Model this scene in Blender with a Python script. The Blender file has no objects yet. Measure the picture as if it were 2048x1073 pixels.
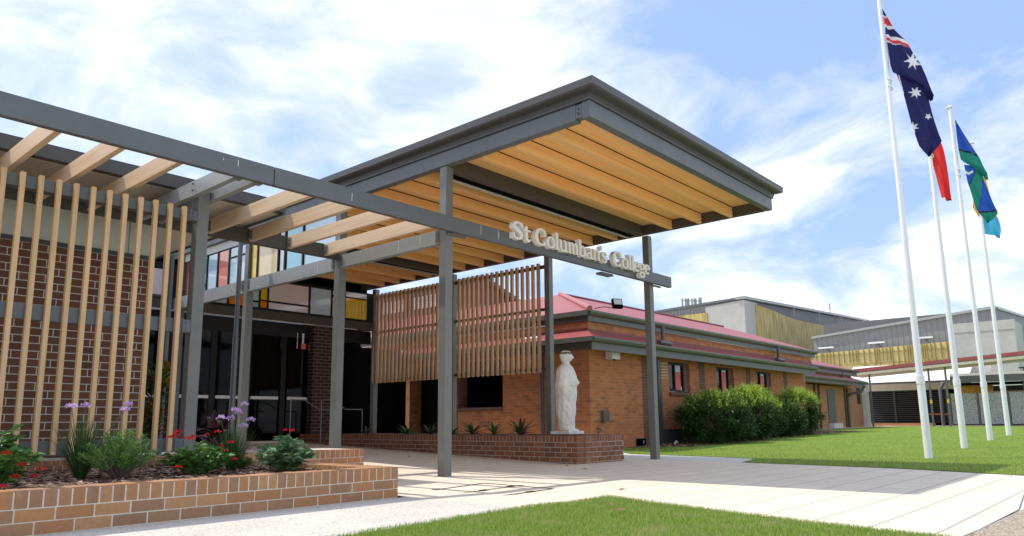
import bpy, bmesh, math, random
import numpy as np
from mathutils import Vector, Matrix
random.seed(7); rng=np.random.default_rng(7)
sc=bpy.context.scene
COL=sc.collection
R=math.radians; PI=math.pi

# ------------------------------------------------------------------ materials
def newmat(name):
    m=bpy.data.materials.new(name); m.use_nodes=True
    nt=m.node_tree; nt.nodes.clear()
    out=nt.nodes.new('ShaderNodeOutputMaterial'); b=nt.nodes.new('ShaderNodeBsdfPrincipled')
    nt.links.new(b.outputs[0],out.inputs[0]); return m,nt,b
def N(nt,t,**k):
    n=nt.nodes.new('ShaderNode'+t)
    for a,v in k.items():
        if a.startswith('i_'):
            key=a[2:]; key=int(key) if key.isdigit() else key.replace('_',' ')
            n.inputs[key].default_value=v
        else: setattr(n,a,v)
    return n
def ramp(nt,fac,stops,interp='LINEAR'):
    r=nt.nodes.new('ShaderNodeValToRGB'); r.color_ramp.interpolation=interp
    el=r.color_ramp.elements
    while len(el)<len(stops): el.new(.5)
    for e,(p,c) in zip(el,stops): e.position=p; e.color=(*c,1) if len(c)==3 else c
    nt.links.new(fac,r.inputs[0]); return r.outputs[0]
def coord(nt,scale=(1,1,1),kind='Object'):
    tc=N(nt,'TexCoord'); mp=N(nt,'Mapping'); mp.inputs['Scale'].default_value=scale
    nt.links.new(tc.outputs[kind],mp.inputs[0]); return mp.outputs[0]
def mixc(nt,f,a,b,mode='MIX'):
    m=nt.nodes.new('ShaderNodeMix'); m.data_type='RGBA'; m.blend_type=mode
    for s,v in ((m.inputs[0],f),(m.inputs[6],a),(m.inputs[7],b)):
        if hasattr(v,'is_linked'): nt.links.new(v,s)
        elif isinstance(v,(int,float)): s.default_value=v
        else: s.default_value=(*v,1)
    return m.outputs[2]
def noise(nt,vec,scale,detail=4,rough=.6):
    n=N(nt,'TexNoise'); n.inputs['Scale'].default_value=scale; n.inputs['Detail'].default_value=detail; n.inputs['Roughness'].default_value=rough
    nt.links.new(vec,n.inputs['Vector']); return n.outputs[0]
def bump(nt,b,h,strength=.2,dist=.01):
    bp=N(nt,'Bump'); bp.inputs['Strength'].default_value=strength; bp.inputs['Distance'].default_value=dist
    nt.links.new(h,bp.inputs['Height']); nt.links.new(bp.outputs[0],b.inputs['Normal'])

def plain(name,col,rough=.5,metal=0,var=.12,nscale=6,spec=.5,bmp=0,coat=0):
    m,nt,b=newmat(name); v=coord(nt)
    f=noise(nt,v,nscale,5)
    lo=tuple(c*(1-var) for c in col); hi=tuple(min(1,c*(1+var)) for c in col)
    c=ramp(nt,f,[(.3,lo),(.7,hi)])
    nt.links.new(c,b.inputs['Base Color']); b.inputs['Roughness'].default_value=rough; b.inputs['Metallic'].default_value=metal
    b.inputs['Specular IOR Level'].default_value=spec; b.inputs['Coat Weight'].default_value=coat
    r=ramp(nt,noise(nt,v,nscale*3,3),[(.3,(max(0,rough-.08),)*3),(.7,(min(1,rough+.08),)*3)])
    nt.links.new(r,b.inputs['Roughness'])
    if bmp: bump(nt,b,noise(nt,v,nscale*8,4),bmp,.004)
    return m
def wood(name,axis,c1,c2,rough=.5):
    m,nt,b=newmat(name)
    s=[26,26,26]; s[axis]=.9
    v=coord(nt,tuple(s)); oi=N(nt,'NewGeometry')
    add=N(nt,'VectorMath',operation='ADD'); mul=N(nt,'VectorMath',operation='SCALE'); mul.inputs[0].default_value=(13,37,71)
    obi=N(nt,'ObjectInfo'); su=N(nt,'Math',operation='ADD'); nt.links.new(oi.outputs['Random Per Island'],su.inputs[0]); nt.links.new(obi.outputs['Random'],su.inputs[1])
    nt.links.new(su.outputs[0],mul.inputs['Scale']); nt.links.new(v,add.inputs[0]); nt.links.new(mul.outputs[0],add.inputs[1])
    f=noise(nt,add.outputs[0],1.0,6,.65)
    c=ramp(nt,f,[(.3,tuple(x*.8 for x in c2)),(.48,c1),(.7,tuple(min(1,x*1.15) for x in c1))])
    tone=N(nt,'Math',operation='FRACT'); nt.links.new(su.outputs[0],tone.inputs[0])
    c=mixc(nt,.5,c,ramp(nt,tone.outputs[0],[(0,c2),(1,tuple(x*1.1 for x in c1))]))
    nt.links.new(c,b.inputs['Base Color']); b.inputs['Roughness'].default_value=rough
    bump(nt,b,f,.12,.002); return m
def brickmat(name,c1,c2,c3,mortar,bw=.24,bh=.086,mort=.01,z0=0,off=.5,u0=0,contrast=1):
    m,nt,b=newmat(name)
    g=N(nt,'NewGeometry'); tc=N(nt,'TexCoord')
    sp=N(nt,'SeparateXYZ'); nt.links.new(tc.outputs['Object'],sp.inputs[0])
    sn=N(nt,'SeparateXYZ'); nt.links.new(g.outputs['True Normal'],sn.inputs[0])
    ab=N(nt,'Math',operation='ABSOLUTE'); nt.links.new(sn.outputs[0],ab.inputs[0])
    gt=N(nt,'Math',operation='GREATER_THAN'); gt.inputs[1].default_value=.5; nt.links.new(ab.outputs[0],gt.inputs[0])
    mx=N(nt,'Mix'); mx.data_type='FLOAT'; nt.links.new(gt.outputs[0],mx.inputs[0]); nt.links.new(sp.outputs[0],mx.inputs[2]); nt.links.new(sp.outputs[1],mx.inputs[3])
    uo=N(nt,'Math',operation='ADD'); uo.inputs[1].default_value=u0+50*bw; nt.links.new(mx.outputs[0],uo.inputs[0])
    zo=N(nt,'Math',operation='ADD'); zo.inputs[1].default_value=-z0+20*bh; nt.links.new(sp.outputs[2],zo.inputs[0])
    cb=N(nt,'CombineXYZ'); nt.links.new(uo.outputs[0],cb.inputs[0]); nt.links.new(zo.outputs[0],cb.inputs[1])
    t=N(nt,'TexBrick'); nt.links.new(cb.outputs[0],t.inputs['Vector']); t.offset=off; t.squash=1
    t.inputs['Scale'].default_value=1; t.inputs['Brick Width'].default_value=bw; t.inputs['Row Height'].default_value=bh
    t.inputs['Mortar Size'].default_value=mort/2; t.inputs['Mortar Smooth'].default_value=.1; t.inputs['Bias'].default_value=0
    t.inputs['Color1'].default_value=(0,0,0,1); t.inputs['Color2'].default_value=(1,1,1,1); t.inputs['Mortar'].default_value=(.5,.5,.5,1)
    bc=ramp(nt,t.outputs['Color'],[(0,c1),(.45,c2),(.85,tuple((a+b_)/2 for a,b_ in zip(c2,c3))),(1,c3)])
    w=noise(nt,tc.outputs['Object'],14,5); bc=mixc(nt,.25,bc,ramp(nt,w,[(.3,tuple(x*.75 for x in c2)),(.7,tuple(x*1.25 for x in c2))]),'MIX')
    c=mixc(nt,t.outputs['Fac'],bc,mortar)
    nt.links.new(c,b.inputs['Base Color']); b.inputs['Roughness'].default_value=.85
    inv=N(nt,'Math',operation='SUBTRACT'); inv.inputs[0].default_value=1; nt.links.new(t.outputs['Fac'],inv.inputs[1])
    bump(nt,b,inv.outputs[0],.6,.006); return m
def islandbrick(name,cols):
    m,nt,b=newmat(name); g=N(nt,'NewGeometry'); v=coord(nt)
    n=len(cols); c=ramp(nt,g.outputs['Random Per Island'],[(i/max(1,n-1),x) for i,x in enumerate(cols)])
    c=mixc(nt,.45,c,mixc(nt,1,c,ramp(nt,noise(nt,v,22,6,.7),[(.25,(.55,.55,.55)),(.5,(1,1,1)),(.8,(1.25,1.2,1.15))]),'MULTIPLY'))
    st=ramp(nt,noise(nt,v,5,4,.6),[(.62,(0,0,0)),(.74,(1,1,1))])
    c=mixc(nt,mixc(nt,1,st,(.3,.3,.3),'MULTIPLY'),c,(.5,.46,.4))
    nt.links.new(c,b.inputs['Base Color']); b.inputs['Roughness'].default_value=.8
    bump(nt,b,noise(nt,v,160,3),.35,.002); return m
def corrug(name,col,pitch,axis,depth=.01,rough=.5,metal=0,var=.08):
    m,nt,b=newmat(name); v=coord(nt)
    sp=N(nt,'SeparateXYZ'); nt.links.new(v,sp.inputs[0])
    mu=N(nt,'Math',operation='MULTIPLY'); mu.inputs[1].default_value=2*PI/pitch; nt.links.new(sp.outputs[axis],mu.inputs[0])
    si=N(nt,'Math',operation='SINE'); nt.links.new(mu.outputs[0],si.inputs[0])
    r=ramp(nt,si.outputs[0],[(0.0,(0,0,0)),(.6,(.15,.15,.15)),(.95,(1,1,1))])
    f=noise(nt,v,1.5,4); c=ramp(nt,f,[(.3,tuple(x*(1-var) for x in col)),(.7,tuple(min(1,x*(1+var)) for x in col))])
    nt.links.new(c,b.inputs['Base Color']); b.inputs['Roughness'].default_value=rough; b.inputs['Metallic'].default_value=metal
    bump(nt,b,r,1,depth); return m

STEEL=(.155,.165,.165)
M={}
M['steel']=plain('grey_painted_steel',(.118,.126,.130),.38,0,.09,3)
M['steel_d']=plain('dark_grey_painted_steel',(.055,.055,.055),.45,0,.08,3)
M['steel_l']=plain('pale_grey_painted_steel',(.33,.34,.33),.32,0,.05,3)
M['brownsteel']=plain('brown_grey_painted_steel',(.07,.062,.05),.5,0,.06,3)
M['gutter']=plain('charcoal_gutter_metal',(.075,.072,.07),.35,0,.06,4)
M['fascia']=plain('mid_grey_fascia_paint',(.12,.12,.115),.5,0,.08,4)
M['bolt']=plain('galvanised_bolt_metal',(.35,.35,.34),.35,.7,.1,8)
M['black']=plain('black_paint_and_recess_shade',(.003,.003,.003),.9,0,.1,3,spec=.05)  # real black paint, and painted shade for gaps and unlit rooms
M['pale']=plain('pale_painted_trim',(.62,.58,.53),.5,0,.05,3)
M['soffit']=plain('cream_soffit_board',(.62,.57,.48),.7,0,.04,2)
M['clad']=plain('off_white_cladding_sheet',(.6,.59,.53),.6,0,.04,2)
M['white']=plain('white_paint',(.8,.8,.78),.4,0,.04,5)
M['letter']=plain('cream_white_letter_paint',(.90,.875,.82),.45,0,.04,10,bmp=.05)
M['rafter']=wood('pale_timber_rafter',1,(.78,.56,.36),(.62,.42,.24))
M['batten']=wood('honey_timber_batten',2,(.66,.43,.22),(.5,.31,.14))
M['batten_r']=wood('brown_timber_batten',2,(.68,.43,.24),(.52,.31,.16))
M['joist']=wood('orange_timber_soffit',0,(.97,.56,.23),(.86,.44,.155),.42)
M['conc']=None
def ground_mats():
    # pavers
    m,nt,b=newmat('cream_sandblasted_paver'); tc=N(nt,'TexCoord'); v=tc.outputs['Object']
    t=N(nt,'TexBrick'); nt.links.new(v,t.inputs['Vector']); t.offset=.5
    for k,x in (('Scale',1),('Brick Width',.84),('Row Height',.42),('Mortar Size',.006),('Mortar Smooth',.1),('Bias',0)): t.inputs[k].default_value=x
    t.inputs['Color1'].default_value=(0,0,0,1); t.inputs['Color2'].default_value=(1,1,1,1); t.inputs['Mortar'].default_value=(.5,.5,.5,1)
    c=ramp(nt,t.outputs['Color'],[(0,(.68,.585,.46)),(1,(.80,.70,.56))])
    c=mixc(nt,.5,c,ramp(nt,noise(nt,v,2.2,6,.65),[(.3,(.64,.55,.43)),(.7,(.81,.71,.58))]))
    c=mixc(nt,.35,c,ramp(nt,noise(nt,v,260,2),[(.35,(.52,.45,.36)),(.6,(.78,.69,.57))]))
    c=mixc(nt,t.outputs['Fac'],c,(.24,.20,.16)); nt.links.new(c,b.inputs['Base Color']); b.inputs['Roughness'].default_value=.9
    inv=N(nt,'Math',operation='SUBTRACT'); inv.inputs[0].default_value=1; nt.links.new(t.outputs['Fac'],inv.inputs[1])
    bump(nt,b,inv.outputs[0],.5,.003); M['paver']=m
    # exposed aggregate
    m,nt,b=newmat('exposed_aggregate_concrete'); v=coord(nt)
    vo=N(nt,'TexVoronoi'); vo.inputs['Scale'].default_value=95; nt.links.new(v,vo.inputs['Vector'])
    sep=N(nt,'SeparateColor'); nt.links.new(vo.outputs['Color'],sep.inputs[0])
    c=ramp(nt,sep.outputs[0],[(0,(.20,.18,.16)),(.18,(.36,.33,.3)),(.3,(.58,.55,.5)),(1,(.72,.68,.62))])
    c=mixc(nt,.5,c,ramp(nt,noise(nt,v,1.4,5),[(.3,(.5,.46,.41)),(.7,(.66,.61,.55))]))
    nt.links.new(c,b.inputs['Base Color']); b.inputs['Roughness'].default_value=.9; bump(nt,b,vo.outputs['Distance'],.4,.004); M['agg']=m
    m,nt,b=newmat('grey_broom_concrete'); v=coord(nt)
    c=ramp(nt,noise(nt,v,3,7,.7),[(.3,(.52,.50,.47)),(.7,(.64,.615,.575))]); nt.links.new(c,b.inputs['Base Color']); b.inputs['Roughness'].default_value=.9
    bump(nt,b,noise(nt,v,200,2),.3,.002); M['conc']=m
    # lawn
    m,nt,b=newmat('mown_lawn_turf'); v=coord(nt)
    c=ramp(nt,noise(nt,v,.9,6,.65),[(.3,(.13,.22,.03)),(.5,(.20,.30,.045)),(.7,(.28,.36,.07))])
    c=mixc(nt,.55,c,ramp(nt,noise(nt,v,45,4,.7),[(.3,(.08,.15,.02)),(.55,(.20,.30,.045)),(.75,(.36,.38,.13))]))
    dry=ramp(nt,noise(nt,v,1.7,5,.6),[(.60,(0,0,0)),(.72,(1,1,1))])
    c=mixc(nt,mixc(nt,1,dry,(.5,.5,.5),'MULTIPLY'),c,(.36,.32,.15))
    nt.links.new(c,b.inputs['Base Color']); b.inputs['Roughness'].default_value=.95; b.inputs['Specular IOR Level'].default_value=.15
    bump(nt,b,noise(nt,v,60,4,.8),.9,.03); M['lawn']=m
    m,nt,b=newmat('grass_blade'); g=N(nt,'NewGeometry'); v=coord(nt)
    c=ramp(nt,g.outputs['Random Per Island'],[(0,(.14,.25,.035)),(.35,(.25,.39,.055)),(.65,(.37,.50,.085)),(.86,(.50,.54,.17)),(.93,(.42,.38,.17)),(1,(.5,.43,.24))])
    dry=ramp(nt,noise(nt,v,2.3,6,.7),[(.53,(0,0,0)),(.66,(1,1,1))])
    c=mixc(nt,mixc(nt,1,dry,(.75,.75,.75),'MULTIPLY'),c,(.55,.47,.24))
    nt.links.new(c,b.inputs['Base Color']); b.inputs['Roughness'].default_value=.6; b.inputs['Specular IOR Level'].default_value=.25
    tr=N(nt,'BsdfTranslucent'); nt.links.new(c,tr.inputs[0]); ms=N(nt,'MixShader'); ms.inputs[0].default_value=.3
    nt.links.new(b.outputs[0],ms.inputs[1]); nt.links.new(tr.outputs[0],ms.inputs[2]); nt.links.new(ms.outputs[0],nt.nodes['Material Output'].inputs[0]); M['blade']=m
    m,nt,b=newmat('bark_mulch'); v=coord(nt); g=N(nt,'NewGeometry')
    c=ramp(nt,noise(nt,v,55,5,.7),[(.3,(.05,.028,.018)),(.5,(.15,.085,.055)),(.7,(.34,.23,.17))])
    nt.links.new(c,b.inputs['Base Color']); b.inputs['Roughness'].default_value=.95; bump(nt,b,noise(nt,v,60,4),1,.02); M['mulch']=m
    m,nt,b=newmat('bark_chip'); g=N(nt,'NewGeometry')
    c=ramp(nt,g.outputs['Random Per Island'],[(0,(.06,.03,.02)),(.4,(.17,.09,.06)),(.8,(.32,.2,.14)),(1,(.5,.38,.3))])
    nt.links.new(c,b.inputs['Base Color']); b.inputs['Roughness'].default_value=.9; M['chip']=m
ground_mats()
def leafmat(name,stops,rough=.4,trans=.3,attr=None,spec=.4):
    m,nt,b=newmat(name); g=N(nt,'NewGeometry')
    src=g.outputs['Random Per Island']
    c=ramp(nt,src,stops)
    if attr:
        a=N(nt,'Attribute'); a.attribute_name='tip'
        c=mixc(nt,a.outputs['Fac'],c,attr)
    nt.links.new(c,b.inputs['Base Color']); b.inputs['Roughness'].default_value=rough; b.inputs['Specular IOR Level'].default_value=spec
    tr=N(nt,'BsdfTranslucent'); nt.links.new(c,tr.inputs[0]); ms=N(nt,'MixShader'); ms.inputs[0].default_value=trans
    nt.links.new(b.outputs[0],ms.inputs[1]); nt.links.new(tr.outputs[0],ms.inputs[2]); nt.links.new(ms.outputs[0],nt.nodes['Material Output'].inputs[0]); return m
def glassmat(name,col,rough=.08,coat=.6,spec=.5):
    m,nt,b=newmat(name); v=coord(nt); b.inputs['Specular IOR Level'].default_value=spec
    c=ramp(nt,noise(nt,v,.8,2),[(.3,tuple(x*.92 for x in col)),(.7,tuple(min(1,x*1.06) for x in col))])
    nt.links.new(c,b.inputs['Base Color']); b.inputs['Roughness'].default_value=rough; b.inputs['Coat Weight'].default_value=coat; b.inputs['Coat Roughness'].default_value=.03
    return m
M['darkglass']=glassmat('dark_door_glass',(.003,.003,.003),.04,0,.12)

# ------------------------------------------------------------------ mesh helpers
class MB:
    def __init__(s): s.v=[]; s.f=[]; s.mi=[]; s.cur=0
    def add(s,vs,fs):
        o=len(s.v); s.v+= [tuple(v) for v in vs]; s.f+=[tuple(o+i for i in f) for f in fs]; s.mi+=[s.cur]*len(fs); return s
    def box(s,x0,x1,y0,y1,z0,z1):
        if x0>x1:x0,x1=x1,x0
        if y0>y1:y0,y1=y1,y0
        if z0>z1:z0,z1=z1,z0
        vs=[(x0,y0,z0),(x1,y0,z0),(x1,y1,z0),(x0,y1,z0),(x0,y0,z1),(x1,y0,z1),(x1,y1,z1),(x0,y1,z1)]
        return s.add(vs,[(0,3,2,1),(4,5,6,7),(0,1,5,4),(1,2,6,5),(2,3,7,6),(3,0,4,7)])
    def prism(s,poly,d,axis=2,a=None):
        # poly list of 3D points, extruded by vector d
        n=len(poly); d=Vector(d); P=[Vector(p) for p in poly]; Q=[p+d for p in P]
        fs=[tuple(range(n))[::-1],tuple(range(n,2*n))]+[(i,(i+1)%n,n+(i+1)%n,n+i) for i in range(n)]
        return s.add([tuple(p) for p in P+Q],fs)
    def tube(s,pts,r,seg=8,caps=True):
        pts=[Vector(p) for p in pts]; rs=r if hasattr(r,'__len__') else [r]*len(pts)
        rings=[]; up=Vector((0,0,1))
        prev=None
        for i,p in enumerate(pts):
            d=(pts[min(i+1,len(pts)-1)]-pts[max(i-1,0)]).normalized()
            a=(prev if prev is not None else (up if abs(d.z)<.9 else Vector((1,0,0))))
            u=(a-d*a.dot(d))
            if u.length<1e-4: u=Vector((1,0,0))-d*d.x
            u.normalize(); w=d.cross(u); prev=u
            rings.append([tuple(p+(u*math.cos(2*PI*k/seg)+w*math.sin(2*PI*k/seg))*rs[i]) for k in range(seg)])
        vs=[q for r_ in rings for q in r_]; fs=[]
        for i in range(len(pts)-1):
            for k in range(seg):
                a=i*seg+k; b=i*seg+(k+1)%seg; fs.append((a,b,b+seg,a+seg))
        if caps: fs.append(tuple(range(seg))[::-1]); fs.append(tuple(range((len(pts)-1)*seg,len(pts)*seg)))
        return s.add(vs,fs)
    def build(s,name,mats,parent=None,smooth=False,bevel=0,loc=None):
        me=bpy.data.meshes.new(name); me.from_pydata(s.v,[],s.f)
        if not isinstance(mats,(list,tuple)): mats=[mats]
        for m in mats: me.materials.append(m)
        if len(mats)>1: me.polygons.foreach_set('material_index',s.mi)
        if smooth: me.polygons.foreach_set('use_smooth',[len(p.vertices)<=4 for p in me.polygons])
        me.update(); o=bpy.data.objects.new(name,me); COL.objects.link(o)
        if smooth:
            cap={k for p in me.polygons if len(p.vertices)>4 for k in p.edge_keys}
            if cap:
                for e in me.edges:
                    if e.key in cap: e.use_edge_sharp=True
        if parent:
            o.parent=parent
            off=Vector((0,0,0)); q=parent
            while q: off+=Vector(q.location); q=q.parent
            if off.length>0: me.transform(Matrix.Translation(-off))
        if bevel:
            bm=o.modifiers.new('bevel','BEVEL'); bm.width=bevel; bm.segments=2; bm.limit_method='ANGLE'; bm.angle_limit=R(40)
        return o
def tag(o,label=None,cat=None,group=None,kind=None):
    if label:o['label']=label
    if cat:o['category']=cat
    if group:o['group']=group
    if kind:o['kind']=kind
    return o
def empty(name,loc,label,cat,group=None):
    o=bpy.data.objects.new(name,None); COL.objects.link(o); o.location=loc; o.empty_display_size=.1
    return tag(o,label,cat,group)
def B(name,mat,parent,*a,bevel=0): return MB().box(*a).build(name,mat,parent,bevel=bevel)
def copy_tree(o,loc,label=None,group=None,rz=None,sc_=None):
    c=o.copy(); COL.objects.link(c); c.location=loc
    if rz is not None: c.rotation_euler=(0,0,rz)
    if sc_: c.scale=(sc_,)*3
    if label:c['label']=label
    if group:c['group']=group
    for ch in list(o.children):
        k=ch.copy(); COL.objects.link(k); k.parent=c
        for g in ch.children:
            d=g.copy(); COL.objects.link(d); d.parent=k
    return c
def nmesh(name,V,F,mat,parent=None,smooth=False,attr=None):
    """numpy mesh: V (n,3), F (m,k)"""
    me=bpy.data.meshes.new(name); k=F.shape[1]
    me.vertices.add(len(V)); me.vertices.foreach_set('co',np.asarray(V,np.float32).ravel())
    me.loops.add(F.size); me.loops.foreach_set('vertex_index',F.astype(np.int32).ravel())
    me.polygons.add(len(F)); me.polygons.foreach_set('loop_start',np.arange(0,F.size,k,dtype=np.int32)); me.polygons.foreach_set('loop_total',np.full(len(F),k,np.int32))
    me.materials.append(mat); me.update(calc_edges=True)
    if attr is not None:
        a=me.attributes.new('tip','FLOAT','POINT'); a.data.foreach_set('value',np.asarray(attr,np.float32))
    if smooth: me.polygons.foreach_set('use_smooth',np.ones(len(F),bool))
    o=bpy.data.objects.new(name,me); COL.objects.link(o)
    if parent: o.parent=parent
    return o

# ------------------------------------------------------------------ ground
HX=[-1e4,8.3,12,16,20,38,60,1e4]; HZ=[0,0,.08,.165,.225,.31,.35,.35]
def h(x,y):
    if x<-1.6 and y<2: return .022*min(1,(-1.6-x)/.5)
    l=float(np.interp(x,HX,HZ))
    s=min(1,max(0,(5.7-x)/1.2)); r=.034*max(0,min(y,12)-.2)*s
    return l+r
def sheet(name,poly,off,mat,step=1.5,kind='structure'):
    bm=bmesh.new(); vs=[bm.verts.new((x,y,0)) for x,y in poly]; bm.faces.new(vs)
    xs=[p[0] for p in poly]; ys=[p[1] for p in poly]
    def cuts(a,b):
        o=[];v=max(a,-12)
        while v<min(b,64): o.append(v); v+=step
        return o
    for x in cuts(min(xs),max(xs)): bmesh.ops.bisect_plane(bm,geom=bm.verts[:]+bm.edges[:]+bm.faces[:],plane_co=(x,0,0),plane_no=(1,0,0))
    for y in cuts(min(ys),min(max(ys),30)): bmesh.ops.bisect_plane(bm,geom=bm.verts[:]+bm.edges[:]+bm.faces[:],plane_co=(0,y,0),plane_no=(0,1,0))
    for v in bm.verts: v.co.z=h(v.co.x,v.co.y)+off
    bmesh.ops.recalc_face_normals(bm,faces=bm.faces[:])
    me=bpy.data.meshes.new(name); bm.to_mesh(me); bm.free(); me.materials.append(mat)
    if me.polygons and me.polygons[0].normal.z<0: me.flip_normals()
    o=bpy.data.objects.new(name,me); COL.objects.link(o); tag(o,kind=kind); return o
sheet('ground',[(-600,-600),(900,-600),(900,900),(-600,900)],-.012,M['conc'],3)
LAWN=[(8.0,2.35),(7.45,1.75),(6.95,-1.42),(5.45,-1.78),(5.2,-4.4),(4.55,-6.0),(3.4,-9),(2,-16),(90,-30),(90,4.6),(23.4,4.9),(23.4,3.6),(9,3.6),(8.45,3.4)]
sheet('back_lawn',LAWN,.004,M['lawn'])
PAVE=[(-2.25,-3.45),(-.92,-3.33),(-1.22,-4.1),(-1.58,-5.4),(-1.9,-6.45),(.25,-6.5),(1.96,-6.33),(4.5,-6.02),(5.15,-4.4),(5.5,-1.72),(5.62,.6),(5.9,3),(5.9,9.2),(-.5,9.2),(-.5,1.8),(-1.9,.2),(-2.25,-1.9)]
sheet('forecourt_paving',PAVE,.0,M['paver'],1.0)
sheet('side_path',[(5.52,-1.72),(6.93,-1.42),(7.42,1.72),(7.9,2.4),(8.3,3.45),(5.92,3.45),(5.66,.7)],-.003,M['conc'])
sheet('aggregate_path',[(-9,-3.62),(-3.95,-3.5),(-2.255,-3.45),(-2.255,-1.9),(-2.36,-1.86),(-9,-1.8)],.003,M['agg'],1)
FL=[(-9,-3.7),(-3.95,-3.49),(-.92,-3.31),(-1.2,-4.1),(-1.58,-5.4),(-1.86,-6.4),(-2.1,-7.6),(-9,-8.4)]
sheet('front_lawn',FL,.008,M['lawn'],.5)
m,nt,b=newmat('tan_pebble_concrete'); v=coord(nt); vo=N(nt,'TexVoronoi'); vo.inputs['Scale'].default_value=70; nt.links.new(v,vo.inputs['Vector']); se=N(nt,'SeparateColor'); nt.links.new(vo.outputs['Color'],se.inputs[0])
nt.links.new(ramp(nt,se.outputs[0],[(0,(.14,.11,.08)),(.3,(.30,.24,.18)),(.7,(.40,.33,.25)),(1,(.52,.45,.36))]),b.inputs['Base Color']); b.inputs['Roughness'].default_value=.9; bump(nt,b,vo.outputs['Distance'],.5,.004); M['pebble']=m
sheet('roadside_concrete',[(-1.95,-6.47),(.25,-6.53),(.9,-6.5),(1.2,-8.5),(-1.8,-9)],.001,M['pebble'])
sheet('roadside_path',[(.92,-6.5),(2.0,-6.36),(4.5,-6.05),(3.3,-9),(1.25,-8.5)],.001,M['conc'])
sheet('garden_soil',[(-9,-1.66),(-2.6,-1.7),(-2.6,1.6),(-9,1.6)],.255,M['mulch'],.5)
sheet('shrub_bed',[(9.9,3.49),(9.9,3.0),(11.3,2.0),(13.2,1.55),(15.5,1.9),(20,2.2),(24,2.9),(26.5,3.6),(25,4.2),(23.5,3.49)],.012,M['mulch'],.7)

def blades(name,poly,n,hmin,hmax,w,off,label,fade=None):
    xs=np.array([p[0] for p in poly]); ys=np.array([p[1] for p in poly])
    P=[];
    tot=0
    while tot<n:
        x=rng.uniform(xs.min(),xs.max(),n); y=rng.uniform(ys.min(),ys.max(),n)
        ins=np.zeros(n,bool); j=len(xs)-1
        for i in range(len(xs)):
            c=((ys[i]>y)!=(ys[j]>y))&(x<(xs[j]-xs[i])*(y-ys[i])/(ys[j]-ys[i]+1e-12)+xs[i]); ins^=c; j=i
        if fade is not None: ins&=rng.uniform(0,1,n)<fade(x,y)
        P.append(np.stack([x[ins],y[ins]],1)); tot+=ins.sum()
    P=np.concatenate(P)[:n]; n=len(P)
    z=np.interp(P[:,0],HX,HZ)+.022*np.clip((-1.6-P[:,0])/.5,0,1)+off
    a=rng.uniform(0,2*PI,n); le=rng.uniform(0,2*PI,n); H=rng.uniform(hmin,hmax,n); L=H*rng.uniform(.1,.8,n)
    ww=w*rng.uniform(.6,1.3,n)/2
    base=np.stack([P[:,0],P[:,1],z],1)
    d=np.stack([np.cos(a)*ww,np.sin(a)*ww,np.zeros(n)],1); b=np.stack([np.cos(le)*L,np.sin(le)*L,H],1)
    mid=base+b*np.array([.35,.35,.6])
    V=np.stack([base-d,base+d,mid+d*.7,mid-d*.7,base+b],1).reshape(-1,3)
    i=np.arange(n)[:,None]*5
    F=np.concatenate([i+np.array([[0,1,2]]),i+np.array([[0,2,3]]),i+np.array([[3,2,4]])],0)
    o=nmesh(name,V,F,M['blade']); return tag(o,label,'grass',kind='stuff')
FV=[(-4.6,-3.55),(-3.95,-3.46),(-.90,-3.29),(-1.18,-4.1),(-1.56,-5.4),(-1.85,-6.4),(-2.2,-7.0),(-5.5,-5.2)]
blades('lawn_grass',FV,95000,.010,.034,.0032,.008,'short bright green grass of the small lawn in the foreground',)
# ragged overhang along the front lawn's edge
blades('lawn_grass',LAWN,110000,.015,.042,.006,.004,'short green grass of the wide lawn below the flagpoles',
       fade=lambda x,y:np.clip((12/np.maximum(np.hypot(x+7,y+7.5),1))**2.2,.01,1)*(x<45))
# ------------------------------------------------------------------ brick planters with real bricks
M['brk_front']=islandbrick('tan_face_brick',[(.38,.18,.075),(.44,.22,.095),(.33,.175,.09),(.47,.25,.115),(.30,.165,.09),(.41,.19,.08)])
M['brk_ledge']=islandbrick('orange_face_brick',[(.44,.20,.085),(.5,.25,.11),(.38,.17,.08),(.47,.22,.10)])
M['brk_dark']=islandbrick('dark_brown_face_brick',[(.20,.075,.036),(.26,.10,.048),(.17,.065,.034),(.29,.12,.06),(.22,.08,.038)])
M['mortar']=plain('cream_mortar',(.66,.60,.50),.95,0,.1,30,bmp=.3)
M['mortar_d']=plain('grey_mortar',(.5,.45,.4),.95,0,.1,30,bmp=.3)
def brickrun(mb,axis,a0,a1,b0,b1,ztop,ncourse,seg_top=.086):
    """bricks along axis from a0 to a1, thickness b0..b1; face bricks both sides; a rowlock on top"""
    def bx(p,q,z0,z1,c0=b0,c1=b1):
        j=random.uniform(-.0015,.0015)
        if axis=='x': mb.box(p,q,c0+j,c1+j,z0,z1)
        else: mb.box(c0+j,c1+j,p,q,z0,z1)
    mb.cur=0
    n=round((a1-a0)/seg_top); st=(a1-a0)/n
    for i in range(n): bx(a0+i*st+(.005 if i else 0),a0+(i+1)*st-(.005 if i<n-1 else 0),ztop-.112,ztop+random.uniform(-.0015,.0015))
    z=ztop-.12
    for k in range(ncourse):
        p=a0-(.12 if k%2 else 0)
        while p<a1:
            q=p+.24
            s,e=max(p+.005,a0+.0),min(q-.005,a1-.0)
            if e-s>.03: bx(s,e,z-.078,z)
            p=q
        z-=.086
    mb.cur=1
    e=.003; ea=.012
    if axis=='x': mb.box(a0+ea,a1-ea,b0+e,b1-e,z,ztop-.004)
    else: mb.box(b0+e,b1-e,a0+ea,a1-ea,z,ztop-.006)
pl=empty('brick_planter',(-2.38,-1.88,0),'low tan brick garden planter in the left foreground, with red and purple flowering plants','planter')
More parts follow.
